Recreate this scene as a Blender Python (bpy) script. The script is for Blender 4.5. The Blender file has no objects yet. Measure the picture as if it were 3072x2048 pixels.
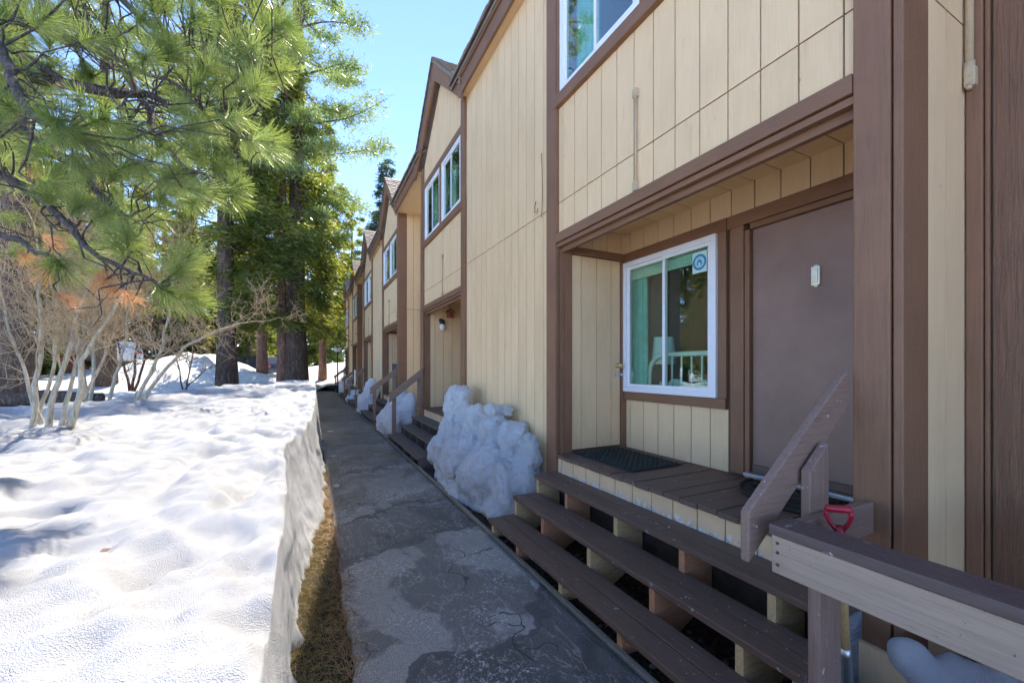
import bpy, bmesh, math, random
import numpy as np
from mathutils import Vector, Matrix, noise as mnoise

# ------------------------------------------------------------------ camera
S = bpy.context.scene
COL = S.collection
CAM_H = 1.58
F_PX = 1225.0                      # focal length in pixels of a 3072 wide picture
YAW = math.atan2(607.0, F_PX)      # turned right of the facade direction (+Y)
cd = bpy.data.cameras.new('camera')
cam = bpy.data.objects.new('camera', cd)
COL.objects.link(cam)
cam.location = (0, 0, CAM_H)
cam.rotation_euler = (math.radians(90), 0, -YAW)
cd.sensor_width = 36
cd.lens = 36 * F_PX / 3072
cd.shift_y = 79.0 / 3072
cd.clip_start = 0.05
cd.clip_end = 2000
S.camera = cam

# ------------------------------------------------------------------ light
SUN_EL, SUN_AZ = math.radians(52), math.radians(22)      # azimuth from +Y towards +X
w = bpy.data.worlds.new('World'); S.world = w; w.use_nodes = True
nt = w.node_tree
bg = nt.nodes['Background']
sky = nt.nodes.new('ShaderNodeTexSky')
sky.sky_type = 'NISHITA'; sky.sun_disc = False
sky.sun_elevation = SUN_EL; sky.sun_rotation = SUN_AZ
sky.altitude = 2500; sky.air_density = 0.5; sky.dust_density = 0.0; sky.ozone_density = 2.0
nt.links.new(sky.outputs[0], bg.inputs[0])
bg.inputs[1].default_value = 0.15
sl = bpy.data.lights.new('sun', 'SUN'); sl.energy = 2.0; sl.angle = math.radians(0.53); sl.color = (1, .90, .77)
sun = bpy.data.objects.new('sun', sl); COL.objects.link(sun)
sdir = Vector((math.cos(SUN_EL) * math.sin(SUN_AZ), math.cos(SUN_EL) * math.cos(SUN_AZ), math.sin(SUN_EL)))
sun.rotation_euler = sdir.to_track_quat('Z', 'Y').to_euler()
sun.location = sdir * 60
S.render.engine = 'CYCLES'
S.view_settings.view_transform = 'Standard'
S.view_settings.look = 'None'
S.view_settings.exposure = 2.4
S.view_settings.gamma = 1.0
S.view_settings.use_curve_mapping = False
S.cycles.max_bounces = 5; S.cycles.diffuse_bounces = 4; S.cycles.glossy_bounces = 3; S.cycles.transmission_bounces = 3
S.cycles.adaptive_threshold = 0.03; S.cycles.caustics_reflective = False; S.cycles.caustics_refractive = False
S.cycles.transparent_max_bounces = 12

RND = random.Random(7)
NP = np.random.default_rng(11)

# ------------------------------------------------------------------ materials
def new_mat(name):
    m = bpy.data.materials.new(name); m.use_nodes = True
    t = m.node_tree
    return m, t, t.nodes['Principled BSDF'], t.nodes['Material Output']

def nd(t, kind, **kw):
    n = t.nodes.new(kind)
    for k, v in kw.items():
        setattr(n, k, v)
    return n

def coords(t, scale=(1, 1, 1), rnd=0.0):
    """world position, stretched, shifted at random for each object"""
    g = nd(t, 'ShaderNodeNewGeometry')
    mp = nd(t, 'ShaderNodeMapping')
    mp.inputs['Scale'].default_value = scale
    src = g.outputs['Position']
    if rnd:
        oi = nd(t, 'ShaderNodeObjectInfo')
        mu = nd(t, 'ShaderNodeMath', operation='MULTIPLY'); mu.inputs[1].default_value = rnd
        t.links.new(oi.outputs['Random'], mu.inputs[0])
        ad = nd(t, 'ShaderNodeVectorMath', operation='ADD')
        t.links.new(src, ad.inputs[0]); t.links.new(mu.outputs[0], ad.inputs[1])
        src = ad.outputs[0]
    t.links.new(src, mp.inputs['Vector'])
    return mp.outputs[0]

def nz(t, vec, scale, detail=4, rough=.55, dist=0.0):
    n = nd(t, 'ShaderNodeTexNoise'); n.inputs['Scale'].default_value = scale
    n.inputs['Detail'].default_value = min(detail, 4); n.inputs['Roughness'].default_value = rough
    n.inputs['Distortion'].default_value = dist
    t.links.new(vec, n.inputs['Vector'])
    return n.outputs['Fac']

def ramp(t, fac, stops):
    r = nd(t, 'ShaderNodeValToRGB')
    e = r.color_ramp.elements
    while len(e) < len(stops): e.new(.5)
    for i, (p, c) in enumerate(stops):
        e[i].position = p; e[i].color = (c[0], c[1], c[2], 1) if hasattr(c, '__len__') else (c, c, c, 1)
    t.links.new(fac, r.inputs[0])
    return r.outputs[0]

def mix(t, fac, a, b, mode='MIX'):
    n = nd(t, 'ShaderNodeMix', data_type='RGBA', blend_type=mode)
    for i, v in ((0, fac), (6, a), (7, b)):
        if hasattr(v, 'links') or isinstance(v, bpy.types.NodeSocket): t.links.new(v, n.inputs[i])
        elif hasattr(v, '__len__'): n.inputs[i].default_value = (v[0], v[1], v[2], 1)
        else: n.inputs[i].default_value = v if i == 0 else (v, v, v, 1)
    return n.outputs[2]

def bump(t, h, strength, dist, normal=None):
    b = nd(t, 'ShaderNodeBump'); b.inputs['Strength'].default_value = strength; b.inputs['Distance'].default_value = dist
    t.links.new(h, b.inputs['Height'])
    if normal is not None: t.links.new(normal, b.inputs['Normal'])
    return b.outputs[0]

def sc(c, k): return tuple(max(0, x * k) for x in c)

def wood_scale(axis, along=1.2, across=26):
    return tuple(along if i == 'xyz'.index(axis) else across for i in range(3))

def painted(name, col, axis='z', rough=.55, grain=.35, wear=0.0, wearcol=(.75, .72, .68), vary=.12, spec=.4, checks=.5, streak=.5):
    m, t, b, o = new_mat(name)
    v = coords(t, wood_scale(axis), 7.0)
    g = nz(t, v, 3.0, 5, .6, .6)
    blot = nz(t, coords(t, (1, 1, 1), 13.0), 2.3, 5, .6)
    fine = nz(t, coords(t), 90, 3, .6)
    c = ramp(t, blot, [(.25, sc(col, 1 - vary)), (.5, col), (.78, sc(col, 1 + vary))])
    c = mix(t, streak, c, ramp(t, g, [(.28, sc(col, .55)), (.5, col), (.72, sc(col, 1.3))]))
    if checks:
        ck = nz(t, coords(t, wood_scale(axis, 2.2, 70), 11.0), 2.0, 4, .6, .8)
        c = mix(t, ramp(t, ck, [(.60, 0), (.68, checks)]), c, sc(col, .38))
    if wear:
        wf = nz(t, coords(t, (1, 1, 1), 3.0), 21, 6, .75)
        c = mix(t, ramp(t, wf, [(.67 - wear * .04, 0), (.70 - wear * .04, 1)]), c, wearcol)
    t.links.new(c, b.inputs['Base Color'])
    t.links.new(ramp(t, fine, [(.2, rough - .12), (.8, rough + .15)]), b.inputs['Roughness'])
    b.inputs['Specular IOR Level'].default_value = spec
    h = mix(t, .3, g, fine)
    t.links.new(bump(t, h, grain, .004), b.inputs['Normal'])
    return m

def raw_wood(name, c0, c1, axis='x', rough=.7, ring=5.0):
    m, t, b, o = new_mat(name)
    v = coords(t, wood_scale(axis, 1.0, 12), 9.0)
    g = nz(t, v, ring, 6, .65, 1.4)
    c = ramp(t, g, [(.3, c0), (.48, c1), (.52, c0), (.7, c1)])
    t.links.new(c, b.inputs['Base Color']); b.inputs['Roughness'].default_value = rough
    t.links.new(bump(t, g, .4, .004), b.inputs['Normal'])
    return m

def plain(name, col, rough=.5, metal=0.0, vary=.1, bumpy=.0, scale=30, emit=None):
    m, t, b, o = new_mat(name)
    n = nz(t, coords(t, (1, 1, 1), 5.0), scale, 4)
    t.links.new(ramp(t, n, [(.25, sc(col, 1 - vary)), (.75, sc(col, 1 + vary))]), b.inputs['Base Color'])
    b.inputs['Roughness'].default_value = rough; b.inputs['Metallic'].default_value = metal
    if bumpy: t.links.new(bump(t, n, bumpy, .01), b.inputs['Normal'])
    return m

TAN = (.80, .57, .325)
BROWN = (.235, .119, .064)
M = {}

def siding_mat(name, col):
    m, t, b, o = new_mat(name)
    v = coords(t, wood_scale('z', 1.5, 40), 5.0)
    g = nz(t, v, 3, 5, .65, .5)
    hz = nz(t, coords(t, (30, 30, 160), 0), 1.0, 3)
    blot = nz(t, coords(t, (1, 1, .45), 4.0), 1.6, 6, .65)
    c = ramp(t, blot, [(.25, sc(col, .86)), (.5, col), (.8, (col[0] * 1.08, col[1] * 1.1, col[2] * 1.16))])
    c = mix(t, .22, c, ramp(t, g, [(.3, sc(col, .7)), (.7, sc(col, 1.18))]))
    # little knots, nail marks and mildew specks with a shape of their own
    sp = nd(t, 'ShaderNodeTexVoronoi'); sp.inputs['Scale'].default_value = 5.5
    t.links.new(coords(t, (1, 1, .6), 11.0), sp.inputs['Vector'])
    c = mix(t, ramp(t, sp.outputs['Distance'], [(.022, .75), (.04, 0)]), c, sc(col, .42))
    st = nz(t, coords(t, (1, 1, .25), 3.0), 7, 7, .75)
    c = mix(t, ramp(t, st, [(.62, 0), (.78, .35)]), c, sc(col, .5))
    t.links.new(c, b.inputs['Base Color']); b.inputs['Roughness'].default_value = .62
    b.inputs['Specular IOR Level'].default_value = .3
    t.links.new(bump(t, mix(t, .35, g, hz), .3, .004), b.inputs['Normal'])
    return m

def skirt_mat():
    m, t, b, o = new_mat('skirt_paint')
    blot = nz(t, coords(t, (1, 1, 1), 4.0), 3, 5)
    c = ramp(t, blot, [(.3, sc(TAN, .9)), (.7, sc(TAN, 1.1))])
    g = nd(t, 'ShaderNodeNewGeometry'); sx = nd(t, 'ShaderNodeSeparateXYZ'); t.links.new(g.outputs['Position'], sx.inputs[0])
    pz = nd(t, 'ShaderNodeMapRange'); pz.inputs[1].default_value = .51; pz.inputs[2].default_value = .63
    pz.inputs[3].default_value = .16; pz.inputs[4].default_value = -.2
    t.links.new(sx.outputs[2], pz.inputs[0])
    n = nz(t, coords(t, (1, 1, 1.3)), 13, 7, .7)
    ad = nd(t, 'ShaderNodeMath', operation='ADD'); t.links.new(n, ad.inputs[0]); t.links.new(pz.outputs[0], ad.inputs[1])
    c = mix(t, ramp(t, ad.outputs[0], [(.60, 0), (.64, 1)]), c, ramp(t, nz(t, coords(t), 30, 5), [(.3, (.5, .42, .34)), (.6, (.84, .78, .68))]))
    md = nz(t, coords(t, (1, 1, 1), 2.0), 26, 6, .8)
    c = mix(t, ramp(t, md, [(.66, 0), (.72, .7)]), c, (.11, .09, .06))
    t.links.new(c, b.inputs['Base Color']); b.inputs['Roughness'].default_value = .65
    t.links.new(bump(t, ad.outputs[0], .3, .004), b.inputs['Normal'])
    return m

def snow_mat(name, dirt=0.0, bstr=.5, k=1.0):
    m, t, b, o = new_mat(name)
    v = coords(t)
    n1 = nz(t, v, 9, 6, .65); n2 = nz(t, v, 70, 4, .7); n3 = nz(t, v, 260, 2, .6)
    c = ramp(t, nz(t, v, 2.6, 6, .65), [(.28, sc((.625, .635, .65), k)), (.42, sc((.705, .722, .745), k)), (.6, sc((.785, .803, .83), k))])
    if dirt:
        d = nz(t, v, 3.2, 7, .72)
        c = mix(t, ramp(t, d, [(.60 - dirt * .1, 0), (.80, .8)]), c, (.36, .34, .31))
    sp = nd(t, 'ShaderNodeTexVoronoi'); sp.inputs['Scale'].default_value = 16; t.links.new(v, sp.inputs['Vector'])
    c = mix(t, ramp(t, sp.outputs['Distance'], [(.05, .55), (.09, 0)]), c, (.30, .26, .22))
    t.links.new(c, b.inputs['Base Color'])
    b.inputs['Roughness'].default_value = .6; b.inputs['Specular IOR Level'].default_value = .25
    h = mix(t, .5, mix(t, .45, n1, n2), n3)
    t.links.new(bump(t, h, bstr, .04), b.inputs['Normal'])
    return m

def asphalt_mat():
    m, t, b, o = new_mat('asphalt')
    v = coords(t)
    fine = nz(t, v, 130, 3, .7); grit = nd(t, 'ShaderNodeTexVoronoi'); grit.inputs['Scale'].default_value = 120
    t.links.new(v, grit.inputs['Vector'])
    def math_(op, a, b_=None):
        n = nd(t, 'ShaderNodeMath', operation=op)
        for i_, q in enumerate((a, b_)):
            if q is None: continue
            if isinstance(q, bpy.types.NodeSocket): t.links.new(q, n.inputs[i_])
            else: n.inputs[i_].default_value = q
        return n.outputs[0]
    sx = nd(t, 'ShaderNodeSeparateXYZ'); t.links.new(v, sx.inputs[0])
    X, Y = sx.outputs[0], sx.outputs[1]
    # distance along the path, made wavy: the borders of old patches
    wob = math_('MULTIPLY', math_('SUBTRACT', nz(t, v, 1.4, 4, .6), .5), 1.5)
    wob2 = math_('MULTIPLY', math_('SUBTRACT', nz(t, v, 9, 3, .6), .5), .16)
    yy = math_('ADD', math_('ADD', math_('SUBTRACT', Y, math_('MULTIPLY', X, .35)), wob), wob2)
    g = lambda k: sc((.35, .333, .308), k)
    yn = math_('DIVIDE', yy, 12.0)
    zone = ramp(t, yn, [(0, g(.34)), (.150, g(.38)), (.158, g(.95)), (.285, g(.82)), (.293, g(.42)), (.36, g(.5)), (.37, g(.72)), (.52, g(.6)), (.53, g(.42)), (.70, g(.55)), (.72, g(.4)), (1, g(.5))])
    c = mix(t, 1.0, zone, ramp(t, fine, [(.28, .5), (.5, 1.0), (.74, 1.75)]), 'MULTIPLY')
    # damp stains with clear borders
    wet = nz(t, coords(t, (1, .7, 1)), 1.6, 6, .6, .5)
    wf = ramp(t, wet, [(.50, 0), (.535, 1)])
    c = mix(t, mix(t, 1.0, wf, .6, 'MULTIPLY'), c, (.065, .064, .063))
    # pale dried silt lines
    si = nz(t, coords(t, (1.5, .6, 1)), 2.0, 4, .6, 2.2)
    c = mix(t, ramp(t, si, [(.485, 0), (.5, .55), (.515, 0)]), c, (.42, .41, .395))
    # tar seams where patches meet
    for y0, w_ in ((1.85, .05), (3.45, .045), (4.35, .04), (6.3, .05), (8.5, .06)):
        dist = math_('ABSOLUTE', math_('SUBTRACT', yy, y0))
        c = mix(t, ramp(t, dist, [(w_, .8), (w_ + .02, 0)]), c, (.085, .084, .083))
    # thin cracks
    cr = nd(t, 'ShaderNodeTexVoronoi'); cr.feature = 'DISTANCE_TO_EDGE'; cr.inputs['Scale'].default_value = 1.5
    dn = nd(t, 'ShaderNodeTexNoise'); dn.inputs['Scale'].default_value = 3; t.links.new(v, dn.inputs['Vector'])
    ad = nd(t, 'ShaderNodeVectorMath', operation='MULTIPLY_ADD'); t.links.new(dn.outputs['Color'], ad.inputs[0]); ad.inputs[1].default_value = (.6, .6, .6); t.links.new(v, ad.inputs[2])
    t.links.new(ad.outputs[0], cr.inputs['Vector'])
    crk = mix(t, 1.0, ramp(t, cr.outputs['Distance'], [(.006, .85), (.013, 0)]), ramp(t, nz(t, v, 1.1, 3), [(.50, 0), (.56, 1)]), 'MULTIPLY')
    c = mix(t, crk, c, (.02, .02, .02))
    # ice and salt flecks in patches
    fl = nz(t, v, 45, 4, .8); pat = nz(t, v, 1.7, 4)
    f2 = mix(t, 1.0, ramp(t, fl, [(.55, 0), (.61, 1)]), ramp(t, pat, [(.50, 0), (.58, .9)]), 'MULTIPLY')
    c = mix(t, f2, c, (.62, .62, .62))
    t.links.new(c, b.inputs['Base Color'])
    t.links.new(mix(t, wf, .8, .5), b.inputs['Roughness'])
    t.links.new(bump(t, mix(t, .5, fine, grit.outputs['Distance']), .6, .007), b.inputs['Normal'])
    return m

def soil_mat():
    m, t, b, o = new_mat('soil')
    v = coords(t)
    c = ramp(t, nz(t, v, 40, 7, .75), [(.3, (.012, .009, .007)), (.55, (.04, .03, .02)), (.75, (.10, .075, .05))])
    t.links.new(c, b.inputs['Base Color']); b.inputs['Roughness'].default_value = .9
    t.links.new(bump(t, nz(t, v, 55, 5, .7), .8, .02), b.inputs['Normal'])
    return m

def leaf_mat(name, stops, trans=.35, rough=.45, tcol=None):
    m, t, b, o = new_mat(name)
    g = nd(t, 'ShaderNodeNewGeometry')
    r = ramp(t, g.outputs['Random Per Island'], stops)
    big = nz(t, coords(t, (1, 1, 1)), .7, 3)
    c = mix(t, .7, r, ramp(t, big, [(.35, sc(stops[0][1], .8)), (.65, stops[-1][1])]))
    t.links.new(c, b.inputs['Base Color']); b.inputs['Roughness'].default_value = rough
    b.inputs['Specular IOR Level'].default_value = .5
    tr = nd(t, 'ShaderNodeBsdfTranslucent')
    t.links.new(mix(t, 1.0, c, tcol or (2.2, 2.0, .9), 'MULTIPLY'), tr.inputs[0])
    ms = nd(t, 'ShaderNodeMixShader'); ms.inputs[0].default_value = trans
    t.links.new(b.outputs[0], ms.inputs[1]); t.links.new(tr.outputs[0], ms.inputs[2])
    t.links.new(ms.outputs[0], o.inputs[0])
    return m

def bark_mat(name, c0, c1, sc_=1.0):
    m, t, b, o = new_mat(name)
    v = coords(t, (7 * sc_, 7 * sc_, 1.3 * sc_), 3.0)
    n = nz(t, v, 2.2, 6, .7, .6)
    t.links.new(ramp(t, n, [(.32, sc(c0, .5)), (.5, c0), (.72, c1)]), b.inputs['Base Color'])
    b.inputs['Roughness'].default_value = .9
    t.links.new(bump(t, n, .9, .05), b.inputs['Normal'])
    return m

def glass_mat(name, tint=(.86, .97, .92)):
    m, t, b, o = new_mat(name)
    t.nodes.remove(b)
    tr = nd(t, 'ShaderNodeBsdfTransparent'); tr.inputs[0].default_value = (*tint, 1)
    gl = nd(t, 'ShaderNodeBsdfGlossy'); gl.inputs['Roughness'].default_value = .01
    gl.inputs[0].default_value = (.95, 1, .97, 1)
    wob = nz(t, coords(t), 1.6, 2)
    t.links.new(bump(t, wob, .08, .02), gl.inputs['Normal'])
    fr = nd(t, 'ShaderNodeLayerWeight'); fr.inputs[0].default_value = .5
    pw = nd(t, 'ShaderNodeMath', operation='POWER'); t.links.new(fr.outputs['Facing'], pw.inputs[0]); pw.inputs[1].default_value = 3.5
    ma = nd(t, 'ShaderNodeMath', operation='MULTIPLY_ADD'); t.links.new(pw.outputs[0], ma.inputs[0]); ma.inputs[1].default_value = .8; ma.inputs[2].default_value = .09
    ms = nd(t, 'ShaderNodeMixShader'); t.links.new(ma.outputs[0], ms.inputs[0])
    t.links.new(tr.outputs[0], ms.inputs[1]); t.links.new(gl.outputs[0], ms.inputs[2])
    t.links.new(ms.outputs[0], o.inputs[0])
    return m

M['siding'] = siding_mat('tan_siding', TAN)
M['skirt'] = skirt_mat()
M['groove'] = plain('groove_shade_dirt', (.13, .09, .055), .8)  # groove shadow and dirt put into the backing colour
M['footing'] = plain('dark_footing', (.05, .04, .03), .9, vary=.5, scale=9)  # very dark mottled tone for the sheet below the skirt boards
for ax in 'xyz':
    M['brown_' + ax] = painted('brown_trim_' + ax, BROWN, ax, .5, .5, 0, vary=.2, checks=.2, streak=.3)
    M['deck_' + ax] = painted('deck_brown_' + ax, (.15, .094, .068), ax, .55, .5, .5, (.5, .48, .47))
    M['rail_' + ax] = painted('rail_brown_' + ax, (.27, .172, .13), ax, .5, .5, .25, (.62, .58, .52))
    M['pale_' + ax] = painted('snowlit_rail_' + ax, (.42, .30, .215), ax, .6, .6, .1, (.2, .13, .1), streak=.35, checks=.4)  # rail paint made paler: snow bounce on the front face put into the colour
    M['cap_' + ax] = painted('cap_brown_' + ax, (.125, .085, .075), ax, .45, .4, .2, (.5, .45, .4))  # same rail paint made darker: the dim top face put into the colour
M['plank'] = painted('plank_paint', sc(BROWN, .8), 'z', .5, 1.6, 0, vary=.15)
M['door_brown'] = painted('door_paint', (.285, .178, .135), 'z', .42, .08, 0, vary=.22, checks=0, streak=.06)
M['weathered'] = painted('weathered_tread', (.14, .115, .10), 'y', .7, .7, .5, (.3, .27, .24))
M['vinyl'] = plain('white_vinyl', (.82, .83, .85), .35, vary=.03)
M['glass'] = glass_mat('window_glass')
M['room'] = plain('room_wall', (.34, .25, .19), .8)
M['curtain'] = plain('teal_curtain', (.22, .56, .47), .8, vary=.2, scale=12)
M['blind'] = plain('pale_blind', (.62, .78, .66), .6)
M['whitemetal'] = plain('white_enamel', (.78, .85, .80), .4)
M['linen'] = plain('pale_linen', (.72, .82, .78), .9, bumpy=.4, scale=8)
M['stringer_y'] = raw_wood('yellow_pine', (.74, .54, .29), (.50, .33, .15), 'x')
M['stringer_r'] = raw_wood('red_fir', (.58, .29, .16), (.42, .19, .10), 'x')
M['stringer_g'] = raw_wood('grey_timber', (.33, .35, .38), (.16, .17, .20), 'x')
M['shaft'] = raw_wood('ash_wood', (.62, .42, .2), (.5, .32, .14), 'z', .45, 3)
M['red'] = plain('red_plastic', (.36, .012, .025), .35, vary=.35, scale=18)
M['steel'] = plain('galvanised_steel', (.55, .57, .58), .38, 1.0)
M['brass'] = plain('brass', (.75, .58, .28), .3, 1.0)
M['pale_brass'] = plain('pale_brass', (.86, .80, .62), .35, .4)
M['black'] = plain('black_metal', (.015, .015, .016), .5)
M['rubber'] = plain('green_black_rubber', (.018, .03, .028), .75, vary=.4, bumpy=.3)
M['coir'] = plain('coir_mat', (.035, .028, .02), .95, vary=.5, bumpy=.6, scale=60)
M['alu'] = plain('aluminium_sill', (.62, .63, .64), .35, .8)
M['snow'] = snow_mat('snow', .04, .75, .71)
M['snow_pile'] = snow_mat('shade_lifted_snow', .08, 1.1, 1.14)  # heap snow brightened in its colour to offset the shade of the house
M['snow_far'] = snow_mat('far_snow', .25, .4)
M['asphalt'] = asphalt_mat()
M['soil'] = soil_mat()
M['edging'] = raw_wood('grey_edging', (.3, .27, .22), (.16, .14, .11), 'y')
M['shingle'] = painted('shingle', (.24, .19, .15), 'z', .8, .5, 0, vary=.45)
M['pipe'] = plain('tan_pipe', (.50, .39, .25), .45)
M['cloth'] = plain('white_board', (.75, .78, .78), .5)
M['bark_dark'] = bark_mat('dark_bark', (.10, .066, .048), (.26, .185, .14))
M['bark_red'] = bark_mat('red_bark', (.24, .125, .085), (.42, .26, .19))
M['bark_limb'] = bark_mat('limb_bark', (.10, .08, .07), (.24, .20, .18), 3)
M['aspen'] = bark_mat('pale_bark', (.60, .52, .38), (.78, .70, .57), 2)
M['twig_pale'] = bark_mat('pale_twig', (.62, .46, .28), (.80, .66, .46), 3)
M['twig_red'] = bark_mat('red_twig', (.16, .06, .04), (.26, .12, .08), 3)
M['needle'] = leaf_mat('pine_needles', [(.0, (.10, .15, .04)), (.5, (.18, .23, .07)), (1, (.34, .37, .18))], .42, .36, (1.8, 2.0, .9))
M['needle_dead'] = leaf_mat('dead_needles', [(.0, (.50, .24, .11)), (1, (.70, .46, .25))], .45, .5, (1.4, 1.2, .9))
M['fir'] = leaf_mat('fir_sprays', [(.0, (.05, .095, .025)), (.5, (.11, .155, .04)), (1, (.22, .23, .07))], .5, .4, (2.8, 2.5, .9))
M['fir_blue'] = leaf_mat('blue_fir_sprays', [(.0, (.02, .05, .03)), (1, (.06, .10, .06))], .3)
M['farleaf'] = leaf_mat('far_sprays', [(.0, (.06, .11, .025)), (.5, (.13, .18, .04)), (1, (.26, .27, .08))], .5)
M['grass'] = leaf_mat('dry_grass', [(.0, (.16, .11, .04)), (.45, (.30, .22, .08)), (.75, (.18, .22, .06)), (1, (.46, .36, .17))], .25, .7, (1.2, 1.2, .8))
M['litter'] = leaf_mat('needle_litter', [(.0, (.16, .05, .02)), (.6, (.30, .11, .05)), (1, (.38, .24, .12))], .1, .6, (1, 1, 1))
M['dryleaf'] = leaf_mat('dry_leaves', [(.0, (.05, .03, .012)), (1, (.16, .10, .035))], .2, .7, (1, 1, 1))

# ------------------------------------------------------------------ mesh helpers
class MB:
    def __init__(self): self.v = []; self.f = []
    def box(self, x0, x1, y0, y1, z0, z1):
        x0, x1 = sorted((x0, x1)); y0, y1 = sorted((y0, y1)); z0, z1 = sorted((z0, z1))
        n = len(self.v)
        self.v += [(x0, y0, z0), (x1, y0, z0), (x1, y1, z0), (x0, y1, z0), (x0, y0, z1), (x1, y0, z1), (x1, y1, z1), (x0, y1, z1)]
        self.f += [tuple(n + i for i in q) for q in ((0, 3, 2, 1), (4, 5, 6, 7), (0, 1, 5, 4), (1, 2, 6, 5), (2, 3, 7, 6), (3, 0, 4, 7))]
        return self
    def hexa(self, p8):
        n = len(self.v); self.v += [tuple(p) for p in p8]
        self.f += [tuple(n + i for i in q) for q in ((0, 3, 2, 1), (4, 5, 6, 7), (0, 1, 5, 4), (1, 2, 6, 5), (2, 3, 7, 6), (3, 0, 4, 7))]
        return self
    def prism(self, poly, fn, a, b):
        """poly of (p,q); fn(p,q,t) -> xyz ; extruded from t=a to t=b"""
        n = len(self.v); k = len(poly)
        self.v += [fn(p, q, a) for p, q in poly] + [fn(p, q, b) for p, q in poly]
        self.f.append(tuple(n + i for i in range(k))[::-1]); self.f.append(tuple(n + k + i for i in range(k)))
        self.f += [(n + i, n + (i + 1) % k, n + k + (i + 1) % k, n + k + i) for i in range(k)]
        return self
    def tube(self, pts, radii, sides=8, cap=True):
        pts = [Vector(p) for p in pts]
        if not hasattr(radii, '__len__'): radii = [radii] * len(pts)
        n0 = len(self.v); ref = None
        for i, p in enumerate(pts):
            d = (pts[min(i + 1, len(pts) - 1)] - pts[max(i - 1, 0)])
            if d.length < 1e-9: d = Vector((0, 0, 1))
            d.normalize()
            if ref is None: ref = d.orthogonal().normalized()
            ref = (ref - d * ref.dot(d))
            ref = ref.normalized() if ref.length > 1e-6 else d.orthogonal().normalized()
            s = d.cross(ref)
            for k in range(sides):
                a = 2 * math.pi * k / sides
                self.v.append(tuple(p + (ref * math.cos(a) + s * math.sin(a)) * radii[i]))
        for i in range(len(pts) - 1):
            for k in range(sides):
                a, b_ = n0 + i * sides + k, n0 + i * sides + (k + 1) % sides
                self.f.append((a, b_, b_ + sides, a + sides))
        if cap:
            self.f.append(tuple(n0 + k for k in range(sides))[::-1])
            e = n0 + (len(pts) - 1) * sides
            self.f.append(tuple(e + k for k in range(sides)))
        return self
    def lathe(self, prof, c=(0, 0, 0), sides=20):
        n0 = len(self.v)
        for r, z in prof:
            for k in range(sides):
                a = 2 * math.pi * k / sides
                self.v.append((c[0] + r * math.cos(a), c[1] + r * math.sin(a), c[2] + z))
        for i in range(len(prof) - 1):
            for k in range(sides):
                a, b_ = n0 + i * sides + k, n0 + i * sides + (k + 1) % sides
                self.f.append((a, b_, b_ + sides, a + sides))
        return self
    def build(self, name, mat, parent=None, bevel=0, smooth=False):
        me = bpy.data.meshes.new(name)
        off = Vector(parent_loc(parent))
        me.from_pydata([tuple(Vector(v) - off) for v in self.v], [], self.f)
        bm = bmesh.new(); bm.from_mesh(me)
        bmesh.ops.recalc_face_normals(bm, faces=bm.faces)
        if bevel:
            bmesh.ops.bevel(bm, geom=list(bm.edges), offset=bevel, segments=2, affect='EDGES', profile=.6, clamp_overlap=True)
        bm.to_mesh(me); bm.free()
        if smooth:
            me.polygons.foreach_set('use_smooth', [True] * len(me.polygons))
        return link(name, me, mat, parent)

def parent_loc(p):
    l = Vector((0, 0, 0))
    while p is not None:
        l += Vector(p.location); p = p.parent
    return l

def link(name, me, mat, parent=None):
    if isinstance(mat, str): mat = M[mat]
    if mat is not None: me.materials.append(mat)
    o = bpy.data.objects.new(name, me); COL.objects.link(o); o.parent = parent
    return o

def thing(name, label, cat, loc=(0, 0, 0), group=None):
    o = bpy.data.objects.new(name, None); COL.objects.link(o); o.location = loc; o.empty_display_size = .2
    o['label'] = label; o['category'] = cat
    if group: o['group'] = group
    return o

def tag(o, label, cat, group=None):
    o['label'] = label; o['category'] = cat
    if group: o['group'] = group
    return o

def struct(o): o['kind'] = 'structure'; return o
def stuff(o): o['kind'] = 'stuff'; return o

def box(name, mat, parent, x0, x1, y0, y1, z0, z1, bevel=0):
    return MB().box(x0, x1, y0, y1, z0, z1).build(name, mat, parent, bevel)

def quad_mesh(name, V, mat, parent=None, smooth=False):
    """V: (n,4,3) array of loose quads"""
    n = len(V)
    V = V - np.array(parent_loc(parent))
    me = bpy.data.meshes.new(name)
    me.vertices.add(n * 4); me.vertices.foreach_set('co', V.reshape(-1).astype(np.float32))
    me.loops.add(n * 4); me.loops.foreach_set('vertex_index', np.arange(n * 4, dtype=np.int32))
    me.polygons.add(n); me.polygons.foreach_set('loop_start', np.arange(0, n * 4, 4, dtype=np.int32))
    me.update(calc_edges=True); me.validate()
    return link(name, me, mat, parent)

def grid_mesh(name, P, mat, parent=None, smooth=True):
    """P: (r,c,3)"""
    r, c = P.shape[:2]
    me = bpy.data.meshes.new(name)
    idx = np.arange(r * c).reshape(r, c)
    q = np.stack([idx[:-1, :-1], idx[:-1, 1:], idx[1:, 1:], idx[1:, :-1]], -1).reshape(-1, 4)
    me.vertices.add(r * c); me.vertices.foreach_set('co', (P - np.array(parent_loc(parent))).reshape(-1).astype(np.float32))
    me.loops.add(q.size); me.loops.foreach_set('vertex_index', q.reshape(-1).astype(np.int32))
    me.polygons.add(len(q)); me.polygons.foreach_set('loop_start', np.arange(0, q.size, 4, dtype=np.int32))
    me.polygons.foreach_set('use_smooth', np.ones(len(q), dtype=bool))
    me.update(calc_edges=True)
    return link(name, me, mat, parent)

def unit(a): return a / np.maximum(np.linalg.norm(a, axis=-1, keepdims=True), 1e-9)

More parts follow.
